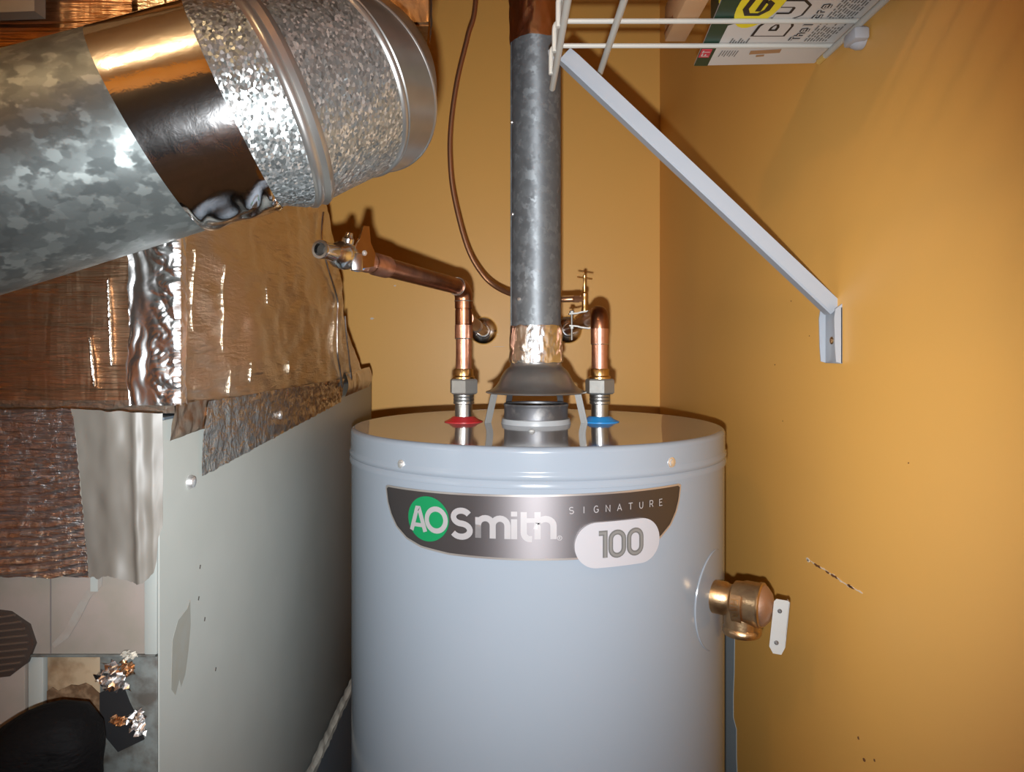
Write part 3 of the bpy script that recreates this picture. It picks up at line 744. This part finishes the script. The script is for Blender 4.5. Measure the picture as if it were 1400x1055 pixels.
bm = BM(); lathe(bm, V(XR - .0005, .790, .3480), (-1, 0, 0), [(.0125, 0), (.0130, .005), (.0110, .011), (.006, .0150)], 28); obj('clip_base', bm, 'clip', clip)
bm = BM(); box(bm, (XR - .018, .772, ZC + .340), (XR - .001, .800, ZC + .3535), .003); obj('clip_hook', bm, 'clip', clip)

br = thing('shelf_bracket', 'white diagonal metal brace propping the wire shelf', 'bracket', V(XR, .861, -.01))
q0 = V(XR - .006, .861, .046); q1 = V(.0640, .861, .352)
d = (q1 - q0).normalized(); nrm = Vector((d.z, 0, -d.x)); 
if nrm.z > 0: nrm = -nrm                                   # underside of the brace
bm = BM()
sec = [(-.0100, .0165), (-.0100, .0), (-.0080, -.0022), (.0080, -.0022), (.0100, 0), (.0100, .0165), (.0086, .0165), (.0086, .002), (-.0086, .002), (-.0086, .0165)]
rings = []
for p, wsc in ((q0, 1.0), (q0.lerp(q1, .03), 1.0), (q0.lerp(q1, .5), 1.0), (q0.lerp(q1, .97), 1.0), (q1, .8)):
    rings.append([p + Vector((0, a * wsc, 0)) - nrm * c for a, c in sec])
loft(bm, rings); obj('strut', bm, 'bracket', br, 30)
bm = BM()
zl, zh, y0, y1 = -.0145, .052, .838, .880
box(bm, (XR - .0022, y0, ZC + zl), (XR - .0002, y1, ZC + zh), .0004)
foot = obj('foot_plate', bm, 'bracket', br)
for ya, yb_, nm in ((y0, y0 + .0016, 'near'), (y1 - .0016, y1, 'far')):
    bm = BM()
    outl = [(XR - .0005, zl), (XR - .0078, zl + .002), (XR - .0092, zl + .02), (XR - .0100, zh - .012), (XR - .0085, zh - .002), (XR - .0005, zh + .004)]
    prism(bm, outl, lambda a, c: V(a, ya, c), lambda a, c: V(a, yb_, c)); obj('foot_flange', bm, 'bracket', foot, 25)
bm = BM(); lathe(bm, V(XR - .0015, .861, .013), (-1, 0, 0), [(.0048, 0), (.0046, .0018), (.002, .0028)], 16); obj('screw', bm, 'bronze', foot)
bm = BM(); tube(bm, bend(q1 + Vector((.004, 0, -.002)), q1 + Vector((-.012, 0, .004)), q1 + Vector((-.010, 0, .02)), .008, 6), .0042, 10); obj('hook', bm, 'bracket', br)

# ------------------------------------------------------------------ card package on the shelf
CZ = SH + .0036
card = thing('card_package', 'flat white and dark green printed card package lying on wire shelf', 'package', V(.31, .8, CZ))
def cp(x, yv): return (x, yv)
cor = [(.2395, .913), (.3905, .905), (.3905, .62), (.212, .62)]
bm = BM(); prism(bm, cor, lambda a, c: V(a, c, CZ), lambda a, c: V(a, c, CZ + .0022)); obj('card', bm, 'cardwhite', card)
def edge_x(yv): return .2395 + (.212 - .2395) * (.913 - yv) / (.913 - .62)
def down(off): return lambda a, c: V(a, c, CZ - off)
bm = BM(); prism(bm, [(edge_x(.9128), .9128), (edge_x(.9128) + .017, .9128), (edge_x(.80) + .019, .80), (edge_x(.785) + .040, .785), (edge_x(.622) + .040, .622), (edge_x(.622), .622)], down(.0004), down(-.0002)); obj('green_band', bm, 'cardgreen', card)
# clear-backed pack body standing on the card
bm = BM(); box(bm, (.228, .63, ZC + CZ + .0022), (.375, .80, ZC + CZ + .030), .002); obj('pack_body', bm, 'cardgreen', card)
bm = BM(); prism(bm, [(.2275, .70), (.2275, .775), (.2275, .79), (.2275, .72)], lambda a, c: V(a, c, CZ + .006), lambda a, c: V(a - .0006, c, CZ + .024)) if False else box(bm, (.2272, .705, ZC + CZ + .008), (.2282, .765, ZC + CZ + .024)); obj('side_logo', bm, 'yellow', card)
# letter G : yellow on the green band, black counter
bm = BM(); prism(bm, [(.246 + .0, .80)] and [( .2440 + .0235 + .0235 * math.cos(2 * math.pi * i / 26) * (1.0), .745 + .060 * math.sin(2 * math.pi * i / 26)) for i in range(26)], down(.0008), down(.0003)); obj('print_letter', bm, 'yellow', card)
bm = BM(); strokes(bm, [([(.2560, .725), (.2545, .760), (.2600, .772), (.2720, .772), (.2780, .762), (.2780, .748), (.2720, .742)], .0062, False), ([(.2690, .765), (.2690, .735)], .006, False)], down(.0012)); obj('print_counter', bm, 'ink', card)
def upright(lines, x0, y0, sx, sy, wd, off, m, nm='print_letter'):
    """letters reading towards the viewer: letter x runs along -y, letter height along -x"""
    bm = BM(); strokes(bm, [([(x0 - v * sy, y0 - u * sx) for u, v in pl], wd, cl) for pl, cl in lines], down(off)); return obj(nm, bm, m, card)
Dl = [([(0, 0), (0, 1), (.55, 1), (.95, .78), (.95, .22), (.55, 0)], True)]
Ul = [([(1.35, 1), (1.35, .25), (1.55, 0), (2.1, 0), (2.3, .25), (2.3, 1)], False)]
upright(Dl + Ul, .3130, .818, .030, .022, .0180, .0006, 'ink')
upright(Dl + Ul, .3130, .818, .030, .022, .0120, .0010, 'cardwhite')
Th = [([(.28, 0), (.28, 1)], False), ([(0, 1), (.56, 1)], False), ([(.75, 0), (.75, 1)], False), ([(.75, .6), (1.1, .6), (1.15, .45), (1.15, 0)], False), ([(1.4, .35), (1.85, .35), (1.8, .62), (1.5, .62), (1.38, .35), (1.5, 0), (1.85, .05)], False),
      ([(2.4, 0), (2.4, 1)], False), ([(2.75, 0), (2.75, .65), (3.1, .65), (3.15, .5), (3.15, 0)], False), ([(3.9, .6), (3.5, .65), (3.4, .3), (3.5, 0), (3.9, .05)], False), ([(4.2, 0), (4.2, .6), (4.5, .65)], False), ([(4.8, .35), (5.25, .35), (5.2, .62), (4.9, .62), (4.78, .35), (4.9, 0), (5.25, .05)], False)]
upright(Th, .3425, .838, .0165, .0105, .0042, .0006, 'ink'); upright(Th, .3425, .838, .0165, .0105, .0016, .0010, 'cardwhite')
random.seed(9)
bm = BM()
for r in range(9):
    x = .3505 + r * .0035; yv = .840 if r < 8 else .82
    while yv > .64:
        l = random.uniform(.004, .013)
        if not (.80 < yv < .806): strokes(bm, [([(x, yv), (x, max(yv - l, .63))], .0017, False)], down(.0006))
        yv -= l + .0026
obj('body_text', bm, 'inkgrey', card)
bm = BM()
for k in range(7):
    strokes(bm, [([(.262 + k * .0032, .884 - (k % 2) * .003), (.262 + k * .0032, .866)], .0012, False), ([(.264 + k * .0032, .858), (.264 + k * .0032, .832 + (k % 3) * .004)], .0017, False)], down(.0006))
obj('outlined_text', bm, 'inkgrey', card)
bm = BM(); prism(bm, [(.2375, .886), (.2505, .886), (.2485, .862), (.2355, .862)], down(.0008), down(.0003)); obj('red_label', bm, 'printred', card)
bm = BM(); strokes(bm, [([(.2485, .881), (.2395, .881)], .0018, False), ([(.2400, .881), (.2400, .874)], .0016, False), ([(.2440, .881), (.2440, .875)], .0016, False), ([(.2475, .869), (.2395, .869)], .0018, False), ([(.2390, .872), (.2390, .865)], .0016, False)], down(.0012)); obj('red_label_letters', bm, 'cardwhite', card)
# hang hole, seen as the ochre wall through the slot: printed-edge slot
bm = BM(); strokes(bm, [([(.297, .872), (.333, .867)], .0110, False), ([(.308, .882), (.3175, .880)], .006, False)], down(.0006)); obj('hang_slot', bm, 'cardboard', card)
cb = BM(); box(cb, (.186, .74, ZC + SH + .0032), (.2105, .842, ZC + SH + .045), .0015); bx_ = obj('cardboard_box', cb, 'cardboard'); tag(bx_, 'small plain brown cardboard box beside the printed card package', 'box')
cb = BM(); box(cb, (.1855, .80, ZC + SH + .012), (.2110, .8425, ZC + SH + .015)); obj('dark_stripe', cb, 'copperdark', bx_)

# ------------------------------------------------------------------ furnace cabinet
FX, FY, FYB, FZT = -.284, .579, 1.48, -.055
fur = thing('furnace_cabinet', 'grey painted furnace cabinet with patched front at left', 'furnace', (-.6, 1.0, 0))
ZS = -.610
bm = BM(); box(bm, (-.95, FY + .012, 0), (FX - .0015, FYB, ZC + FZT)); obj('cabinet_core', bm, 'cablow', fur)
bm = BM(); box(bm, (FX - .0015, FY + .001, ZC + ZS + .006), (FX, FYB + .001, ZC + FZT - .002), .0006); side_p = obj('side_panel', bm, 'cab', fur)
bm = BM(); box(bm, (FX - .0015, FY + .004, .02), (FX - .0006, FYB, ZC + ZS - .006), .0003); obj('lower_side_panel', bm, 'cablow', fur)
bm = BM()
def caulk(u, v):
    yv = FY + .01 + u * .95; z = ZS - .010 + .030 * v + (.006 * nz(yv, v * 3, 0, 60) if v in (0, 1) else 0)
    return V(FX + .0008 + .003 * abs(nz(yv, z * 3, 1, 30)) + (.003 if .35 < v < .6 else 0), yv, z)
sheet(bm, caulk, 120, 6); obj('seam_tape', bm, 'caulk', fur, 50, 'ragged pale tape along the seam')
# front : pale corner post, upper and lower panels
bm = BM(); box(bm, (FX - .0125, FY + .0002, ZC - .2475), (FX - .0016, FY + .013, ZC + FZT - .003), .0015); obj('corner_post', bm, 'cabedge', fur)
bm = BM(); box(bm, (-.95, FY + .002, ZC - .2480), (FX - .012, FY + .012, ZC + FZT - .003), .001); front_p = obj('front_panel', bm, 'cabfront', fur)
bm = BM(); box(bm, (-.3735, FY + .0012, ZC - .2475), (-.3728, FY + .0025, ZC - .183)); obj('panel_seam', bm, 'seamline', fur)
bm = BM(); box(bm, (-.3405, FY + .0012, ZC - .196), (-.3345, FY + .0026, ZC - .180)); obj('pale_mark', bm, 'cabedge', fur)
# lower left front block, recess with scorched plate, right block
bm = BM(); box(bm, (-.95, FY - .001, ZC - .9), (-.3925, FY + .012, ZC - .2482), .001); obj('front_panel', bm, 'cabfront', fur)
bm = BM(); box(bm, (-.3920, FY + .002, ZC - .9), (-.3795, FY + .012, ZC - .2484), .001); obj('recess_edge', bm, 'cabedge', fur)
bm = BM(); box(bm, (-.3790, FY + .006, ZC - .34), (-.3335, FY + .012, ZC - .2490), .001); obj('scorched_plate', bm, 'plate', fur)
bm = BM(); box(bm, (-.3330, FY + .001, ZC - .9), (FX - .0016, FY + .012, ZC - .2490), .001); obj('grimy_block', bm, 'grime', fur)
bm = BM(); box(bm, (-.4020, FY - .0006, ZC - .2490), (FX - .003, FY + .004, ZC - .2470), .0005); obj('ledge', bm, 'grime', fur)
def front_poly(name, pts, off, m, label=None):
    bm = BM(); prism(bm, pts, lambda a, c: V(a, FY + off, c), lambda a, c: V(a, FY + off + .0012, c)); return obj(name, bm, m, fur, label=label)
front_poly('worn_streak', [(-.3385, -.1785), (-.3302, -.1794), (-.3313, -.1914), (-.3403, -.2003), (-.3492, -.2183), (-.3582, -.2332), (-.3702, -.2422), (-.3720, -.2390), (-.3624, -.2284), (-.3528, -.2105), (-.3444, -.1960), (-.3373, -.1895)], .0013, 'worn', 'pale worn streak')
front_poly('scorch_mark', [(-.3785, -.2790), (-.3740, -.2760), (-.3700, -.2790), (-.3640, -.2765), (-.3590, -.2740), (-.3530, -.2745), (-.3470, -.2725), (-.3420, -.2750), (-.3380, -.2790), (-.3345, -.2820), (-.3345, -.3390), (-.3785, -.3390)], .0050, 'soot', 'dark brown scorch mark')
# ribbed round patch
bm = BM()
def disc(x, z): return V(-.419 + x, FY - .0015, -.238 + z)
rim_ = [(.0345 * math.cos(a) * (1 + .05 * math.sin(5 * a)), .0285 * math.sin(a)) for a in [2 * math.pi * i / 11 for i in range(11)]]
prism(bm, rim_, lambda a, c: disc(a, c), lambda a, c: disc(a, c) + Vector((0, .004, 0)))
patch = obj('ribbed_patch', bm, 'ribdark', fur, 30, 'dark brown ribbed round patch')
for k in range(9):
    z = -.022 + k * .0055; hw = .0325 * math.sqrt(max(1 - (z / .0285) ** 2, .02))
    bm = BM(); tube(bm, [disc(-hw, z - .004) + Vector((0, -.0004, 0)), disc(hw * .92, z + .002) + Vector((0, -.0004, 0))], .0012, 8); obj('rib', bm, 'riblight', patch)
# wrinkled foil patch
def wrink(u, v):
    x = -.52 + u * (.52 - .353) + (1 - v) * u * .0135; z = -.1835 + v * .1365
    rib = math.sin((z * 1.0 - x * .12) * 900 + 2.5 * nz(x, 0, z, 25)) * (1 - v) ** .6
    return V(x, FY - .0016 - .0012 * rib - .0022 * turb(x, .1, z, 40) * .6, z + (.0015 * nz(x, 0, 0, 90) if v in (0, 1) else 0))
bm = BM(); sheet(bm, wrink, 110, 130); obj('foil_patch', bm, 'foilrib', fur, 60, 'wrinkled foil patch')
# grey vinyl tape flap with torn lower edge
bot_e = [(0, -.1840), (.06, -.1825), (.14, -.1850), (.2, -.1825), (.3, -.1815), (.42, -.1830), (.55, -.1860), (.68, -.1885), (.78, -.1870), (.90, -.1795), (.94, -.168), (.92, -.160), (.95, -.152), (1.0, -.1425)]
def lin(tab, u):
    for (a, za), (c, zb) in zip(tab, tab[1:]):
        if a <= u <= c: return za + (zb - za) * (u - a) / (c - a)
    return tab[-1][1]
def flapf(u, v):
    zb = lin(bot_e, u) + .0008 * nz(u, 0, 0, 40); zt = -.0465 - .004 * u + .001 * nz(u, 1, 0, 8)
    z = zb + (zt - zb) * v
    xl = -.3545 + .0145 * (1 - v) ** .8
    xr = FX + .003
    x = xl + (xr - xl) * u
    fold = .0035 * math.exp(-((u - .72) / .06) ** 2) + .0028 * math.exp(-((u - .35 - .1 * v) / .16) ** 2) + .0035 * nz(x, 0, z, 22) + .0012 * nz(x * 2, 3, z, 45)
    yv = FY - .0024 - fold + (max(0, u - .9) * .035)
    return V(x, yv, z)
bm = BM(); sheet(bm, flapf, 60, 60); obj('tape_flap', bm, 'flap', fur, 70, 'grey vinyl tape flap with torn lower edge')
# foil scraps
def scrap(name, cx, cz, rx, rz, dep, m, seed, parent=fur):
    rnd = random.Random(seed); bm = BM(); nu_, nv_ = 11, 11; g = {}
    for i in range(nu_ + 1):
        for j in range(nv_ + 1):
            a = (i / nu_ - .5) * 2; c = (j / nv_ - .5) * 2
            j_ = lambda w_: rnd.uniform(-w_, w_)
            g[i, j] = bm.verts.new(V(cx + (a + j_(.10)) * rx, FY - .0015 - dep * rnd.uniform(0, 1) * max(0, 1 - .6 * (a * a + c * c)) ** .5, cz + (c + j_(.10)) * rz))
    for i in range(nu_):
        for j in range(nv_):
            a = ((i + .5) / nu_ - .5) * 2; c = ((j + .5) / nv_ - .5) * 2
            if math.hypot(a, c) > .82 + .35 * noise.noise(Vector((a * 1.7 + seed, c * 1.7, seed))): continue
            q = (g[i, j], g[i + 1, j], g[i + 1, j + 1], g[i, j + 1])
            bm.faces.new(q[:3]); bm.faces.new((q[0], q[2], q[3]))
    for v in [v for v in bm.verts if not v.link_faces]: bm.verts.remove(v)
    return obj(name, bm, m, parent, 12)
scrap('foil_scrap', -.3190, -.2640, .0150, .0135, .006, 'foilcrumple', 1.3)
scrap('foil_scrap', -.3080, -.2570, .0090, .0075, .005, 'foilcopper', 7.7)
scrap('foil_scrap', -.2990, -.3000, .0110, .0120, .007, 'foilcrumple', 4.1)
scrap('foil_scrap', -.3150, -.2990, .0090, .0050, .005, 'foilcopper', 2.9)
scrap('foil_scrap', -.3060, -.2460, .0075, .0045, .005, 'caulk', 9.2)
scrap('foil_scrap', -.4170, -.3170, .0060, .0080, .005, 'foilcrumple', 5.5)
bm = BM(); prism(bm, [(-.3320, -.2780), (-.3230, -.2740), (-.3120, -.2755), (-.3080, -.2860), (-.3030, -.2960), (-.2960, -.3160), (-.3170, -.3260), (-.3320, -.3080)], lambda a, c: V(a, FY - .0006, c), lambda a, c: V(a, FY + .002, c)); obj('shaded_hole', bm, 'black', fur)  # flat black patch stands in for the shade of a hole
scrap('chalky_scrap', -.3370, -.3350, .0050, .0130, .005, 'stain', 3.1)
# bolts, stain on side panel
bm = BM(); lathe(bm, V(FX - .0005, .634, -.1165), (1, 0, 0), [(.0062, 0), (.0062, .002), (.0048, .005), (.002, .006)], 18); obj('bolt', bm, 'scr', fur)
bm = BM(); lathe(bm, V(FX + .002, .877, -.0785), (1, 0, 0), [(.0058, 0), (.005, .003), (.002, .004)], 14); obj('bolt', bm, 'scr', fur)
random.seed(2)
bm = BM()
st = [(.600, -.285), (.602, -.245), (.612, -.232), (.630, -.228), (.636, -.222), (.637, -.245), (.632, -.268), (.626, -.285), (.618, -.292), (.615, -.284), (.608, -.294)]
prism(bm, st, lambda a, c: V(FX + .00015, a, c), lambda a, c: V(FX - .0005, a, c)); obj('ochre_stain', bm, 'stain', side_p)
for yv, z in ((.655, -.20), (.652, -.228), (.665, -.252), (.69, -.31)):
    bm = BM(); prism(bm, [(yv, z), (yv + .0012, z + .003), (yv + .002, z + .0026), (yv + .0006, z - .0006)], lambda a, c: V(FX + .0007, a, c), lambda a, c: V(FX - .0005, a, c))
    obj('dark_nick', bm, 'dark', side_p)

# ------------------------------------------------------------------ foil wrapped plenum on the furnace
ple = thing('foil_wrapped_plenum', 'foil insulation wrapped sheet metal plenum on top of furnace', 'duct', V(-.6, 1.0, FZT))
backs = [(-.062, 1.425), (-.02, 1.345), (.0506, 1.24), (.130, 1.195), (.207, 1.15), (.239, 1.11), (.312, 1.07)]
bm = BM()
prof = [(.6075, -.053)] + [(yb_ - .012, z) for z, yb_ in backs[0:1]] + [(yb_ - .012, z) for z, yb_ in backs[1:]] + [(.6075, .312)]
prof[1] = (1.413, -.053)
prism(bm, prof, lambda a, c: V(FX - .0005, a, c), lambda a, c: V(-.95, a, c)); obj('plenum_core', bm, 'foilside', ple)
def sidew(u, v):
    z = -.054 + v * .364; yb_ = lin(backs, min(z, .311)); yv = .6045 + u * (yb_ - .6045)
    x = FX + .0035 + .0055 * nz(0, yv, z, 7) + .0022 * nz(3, yv, z * 1.5, 26) + .0009 * nz(5, yv * .6, z * 3, 70)
    x += -.010 * max(0, (z - .17) / .13) * (1 - .4 * u)
    if u > .985: x -= .010
    return V(x, yv, z + (.003 * nz(0, yv, 4, 30) if v == 0 else 0))
bm = BM(); sheet(bm, sidew, 120, 70); obj('side_wrap', bm, 'foilside', ple, 70)
def frontw(u, v):
    x = -.95 + u * (.95 - .318); z = -.0415 + v * .352
    yv = .6045 - .0016 - .0030 * nz(x, 0, z, 9) - .0012 * math.sin(z * 420 + 4 * nz(x, 1, z, 7)) * nz(x, 3, z, 14) - .0008 * nz(x * 3, 0, z, 40)
    return V(x, yv, z)
bm = BM(); sheet(bm, frontw, 130, 80); obj('front_wrap', bm, 'foilfront', ple, 70)
# two raised creases in the front wrap
for x0, x1, z0, z1 in ((-.3525, -.3475, -.030, .012), (-.3370, -.3330, -.012, .062)):
    bm = BM(); tube(bm, smooth_path([V(x1 - .001, .5995, z0), V((x0 + x1) / 2, .5985, (z0 + z1) / 2), V(x0, .5995, z1)], 8), [.0006] + [.0014] * 15 + [.0005], 8); obj('crease', bm, 'foilstrip', ple)
def cornert(u, v):
    # crumpled bright tape folded round the front right corner
    z = -.0455 + v * .160
    s = -.040 + u * .052 + .0035 * nz(0, u * 0, z, 45) * (1 if u in (0, 1) else 0)
    k = min(1, max(0, (s + .026) / .016)); k = k * k * (3 - 2 * k)
    soft = .0030 * abs(nz(s * 2.2, 5, z * .35, 40)) + .0012 * nz(s * 1.5, 2, z * .5, 90)
    rough_ = .0045 * abs(nz(s * 1.2 + z * .5, 7, z * .8, 38)) + .0026 * abs(nz(s + z * .6, 2, z * .8, 80)) + .0016 * abs(nz(s - z * .5, 4, z, 150))
    bulge = soft * (1 - k) + rough_ * k
    edge = .0 if u in (0, 1) else 1
    s += .0035 * nz(0, 9, z, 30) + .0018 * nz(0, 3, z, 85)
    if s < 0: return V(FX + .004 + s, .6010 - .0015 - bulge * edge, z)
    return V(FX + .0075 + bulge * .25, .6000 + s, z)
bm = BM(); sheet(bm, cornert, 70, 180); obj('corner_tape', bm, 'foilcrumple', ple, 40, 'crumpled bright foil corner tape')
def strip(u, v):
    # wide foil tape bridging the plenum foot and the cabinet side
    yv = .655 + u * (1.205 - .655) + (0 if v > .3 else .0)
    zlo = -.1155 + u * .030 + .0018 * nz(yv, 0, 0, 80)
    z = zlo + v * (-.046 - zlo)
    return V(FX + .0016 + .006 * v * v + .0022 * abs(nz(0, yv, z, 50)) + .0015 * abs(nz(0, yv * 1.5, z, 130)), yv if v > 0 or True else yv, z)
bm = BM(); sheet(bm, strip, 130, 26); obj('foot_tape', bm, 'foilstrip', fur, 50, 'wide foil tape along the plenum foot')
def strip2(u, v):
    yv = .590 + u * (.668 - .590); z = -.0745 + .026 * u * 0 + v * (.030) + (.004 * u if v == 0 else 0)
    return V(FX + .0030 + .003 * abs(nz(0, yv, z, 60)) + .004 * v, yv, z)
bm = BM(); sheet(bm, strip2, 20, 10); obj('foot_tape', bm, 'foilcopper', fur, 50)
for yv, z0, z1 in ((.640, .018, .092), (.700, .0, .085), (.712, -.045, -.018), (.83, .055, .075), (.92, -.03, -.012), (.765, -.035, -.012)):
    def sx(z): return FX + .0040 + .0055 * nz(0, yv, z, 7) + .0022 * nz(3, yv, z * 1.5, 26) - .010 * max(0, (z - .17) / .13) * .7
    P = [V(sx(z0 + (z1 - z0) * t), yv + .004 * nz(z0 + t, 2, 0, 3), z0 + (z1 - z0) * t) for t in [i / 12 for i in range(13)]]
    bm = BM(); tube(bm, P, [.0002 + .00055 * math.sin(math.pi * i / 12) for i in range(13)], 6); obj('crease', bm, 'foilstrip', ple)
# shiny vertical seams near the back edge
def seam(pts, nm='wrap_seam'):
    bm = BM(); P = smooth_path([V(FX + .0085 + .003 * k, yv, z) for yv, z, k in pts], 8)
    tube(bm, P, [.0016 + .001 * abs(nz(i, 0, 0, .35)) for i in range(len(P))], 8); obj(nm, bm, 'foiltape', ple)
seam([(1.185, -.060, 0), (1.168, -.030, 0), (1.150, .0, 0), (1.150, .05, 0), (1.150, .085, 0), (1.095, .125, 0), (1.06, .165, -.5), (1.075, .21, -1)])
seam([(1.255, -.050, 0), (1.235, -.01, 0), (1.215, .03, 0), (1.205, .06, 0)])
def rear(u, v):
    yv = 1.225 + u * (1.435 - 1.225) + .0; z = -.078 + .022 * u * .3 + v * .040
    return V(FX + .004 + .010 * math.sin(min(v, 1) * math.pi) * .6 + .002 * nz(0, yv, z, 40), yv, z)
bm = BM(); sheet(bm, rear, 30, 12); obj('rear_tape', bm, 'foilstrip', fur, 50)

# ------------------------------------------------------------------ foil wrapped trunk above, and grey board
tr_ = thing('overhead_foil_duct', 'foil wrapped overhead duct above the round duct elbow', 'duct', V(-.5, .9, .315))
foot_ = [(-.078, .700), (-.150, 1.17), (-.95, 1.17), (-.95, .700)]
bm = BM(); prism(bm, foot_, lambda a, c: V(a, c, .320), lambda a, c: V(a, c, ZT - ZC - .002)); obj('trunk_core', bm, 'foilbrown', tr_)
def trf(u, v):
    x = -.95 + u * (.95 - .0775); z = .322 + v * .40 + (.004 * nz(x, 0, 0, 20) if v == 0 else 0)
    return V(x, .6985 - .004 * abs(nz(x, 1, z, 18)) - .003 * abs(nz(x * 2, 1, z * .6, 45)), z)
bm = BM(); sheet(bm, trf, 130, 50); obj('trunk_wrap', bm, 'foilbrown', tr_, 60)
bm = BM(); box(bm, (-.4190, .690, ZC + .31), (-.4150, .699, ZC + .70)); obj('wrap_gap', bm, 'black', tr_)  # black bar, the shade of a slit in the wrap put into colour
def tre(u, v):
    z = .322 + v * .35; s = u * .05
    return V(-.0765 + .002 + .003 * abs(nz(s, 3, z, 60)) - s * .15, .697 + s, z)
bm = BM(); sheet(bm, tre, 10, 60); obj('edge_tape', bm, 'foilstrip', tr_, 50)
bm = BM(); prism(bm, [(-.80, .262), (-.386, .2775), (-.386, .60), (-.80, .60)], lambda a, c: V(a, .580, c), lambda a, c: V(a, .594, c))
jb = obj('grey_board', bm, 'joist'); tag(jb, 'dull grey board above the round duct at the upper left corner', 'board')

# ------------------------------------------------------------------ round duct with elbow
rd = thing('round_duct', 'large galvanised round duct with foil band and ribbed elbow', 'duct', V(-.263, .518, .10))
PA = Vector((-.263, .518, .1575)); DA = Vector((.929, .150, .338)).normalized(); RA = .0762
def vz(v): return Vector((v.x, v.y, v.z + ZC))
def dirv(yaw, pit):
    y_, p_ = math.radians(yaw), math.radians(pit); return Vector((math.cos(y_) * math.cos(p_), math.sin(y_) * math.cos(p_), math.sin(p_)))
SEG = 96
def ring_at(c, n, r):
    a, cc, d = frame(n)
    return [vz(c) + (a * math.cos(t) + cc * math.sin(t)) * r for t in [2 * math.pi * i / SEG for i in range(SEG)]]
def skew_ring(t, r, sk, fold=0.0):
    """ring on the straight run cut slightly askew: sk shifts along the axis with height"""
    a, cc, d = frame(DA); out = []
    for i in range(SEG):
        th = 2 * math.pi * i / SEG
        out.append(vz(PA) + (a * math.cos(th) + cc * math.sin(th)) * r + DA * (t - sk * math.sin(th)))
    return out
T1, T2 = .004, .066
bm = BM(); loft(bm, [skew_ring(-.52, RA, 0), skew_ring(-.3, RA, 0), skew_ring(T1 + .01, RA, .008)], True, False); obj('straight_pipe', bm, 'galvbig', rd)
# foil band
bm = BM(); n = 26; rings = []
for k in range(n + 1):
    u = k / n; t = T1 + (T2 - T1) * u; sk = .010 + (.006 - .010) * u; rg = skew_ring(t, RA + .0006, sk)
    out = []
    for i, p in enumerate(rg):
        th = 2 * math.pi * i / SEG; low = max(0, -math.sin(th) - .75) * 4     # loose wrinkles along the underside
        c_ax = vz(PA) + DA * (p - vz(PA)).dot(DA); rad = (p - c_ax).normalized()
        amp = .0004 * nz(p.x, p.y, p.z, 20) + low * .006 * abs(nz(p.x, p.y, p.z, 42))
        out.append(p + rad * (amp if 0 < k < n else amp * .3))
    rings.append(out)
loft(bm, rings, False, False); obj('foil_band', bm, 'foilmirror', rd, 50, 'mirror bright foil band')
C0, N0 = Vector((-.173, .540, .187)), dirv(21, 25)
C1, N1 = Vector((-.138, .575, .216)), dirv(42, 32)
C2, N2 = Vector((-.129, .602, .225)), dirv(58, 37)
C3, N3 = C2 + Vector((-.012, .045, .020)), dirv(84, 28)
C4 = C3 + Vector((-.008, .040, .015))
RE = .0775
bm = BM()
base = skew_ring(T2 - .004, RA + .0003, .006)
loft(bm, [base, skew_ring(T2 + .004, RA + .0004, .005), ring_at(C0 - N0 * .012, N0, RE - .0006), ring_at(C0 - N0 * .008, N0, RE)], False, False); obj('crimped_sleeve', bm, 'galvfine', rd)
bm = BM()
prof = [(-.0085, 0), (-.0070, .0018), (-.0045, .0026), (-.0020, .0014), (-.0005, .0004), (.0012, .0016), (.0032, .0030), (.0056, .0018), (.0072, 0)]
loft(bm, [ring_at(C0 + N0 * h, N0, RE + e) for h, e in prof], False, False); obj('bead', bm, 'galvplain', rd, 60)
bm = BM()
loft(bm, [ring_at(C0 + N0 * .007, N0, RE)] + [ring_at(C0.lerp(C1, t), N0.lerp(N1, t), RE) for t in (.45, .65, .85)] + [ring_at(C1 - N1 * .002, N1, RE)], False, False); obj('elbow_gore', bm, 'galvfine', rd, 60)
bm = BM()
loft(bm, [ring_at(C1 + N1 * h, N1, RE + e) for h, e in [(-.003, 0), (-.002, .0012), (0, .0022), (.002, .0014), (.003, .0003), (.0038, .0012), (.0046, 0)]], False, False); obj('gore_rib', bm, 'galvplain', rd, 60)
bm = BM()
loft(bm, [ring_at(C1 + N1 * .003, N1, RE), ring_at(C2 - N2 * .001, N2, RE + .0004)], False, False); obj('elbow_gore', bm, 'galvplain', rd, 60)
bm = BM()
loft(bm, [ring_at(C2 + N2 * h, N2, RE + e) for h, e in [(-.002, 0), (-.0012, .0010), (0, .0016), (.0012, .0010), (.002, 0)]], False, False); obj('gore_rib', bm, 'galvplain', rd, 60)
bm = BM()
loft(bm, [ring_at(C2 + N2 * .001, N2, RE), ring_at(C3, N3, RE), ring_at(C4, dirv(98, 20), RE)], False, True); obj('elbow_gore', bm, 'galvplain', rd, 60)

# ------------------------------------------------------------------ black rubber elbow low at left
hose = thing('black_rubber_boot', 'soft black rubber boot at the lower left before the furnace', 'rubber boot', V(-.37, .54, -.40))
bm = BM()
NB = 8
P = smooth_path([V(-.52, .500, -.440), V(-.43, .515, -.368), V(-.374, .532, -.319), V(-.337, .538, -.2915), V(-.340, .538, -.312), V(-.348, .532, -.345), V(-.346, .525, -.40), V(-.335, .520, -.48)], 8)
def brad(i): return lin([(0, .045), (8, .042), (16, .0345), (24, .0265), (32, .030), (40, .040), (48, .050), (56, .055)], i)
tube(bm, P, [brad(i) for i in range(len(P))], 64)
for v in bm.verts: v.co += Vector((nz(v.co.x, v.co.y, v.co.z, 22), 0, nz(v.co.z, v.co.x, 0, 22))) * .003
obj('boot', bm, 'rubber', hose, 70)
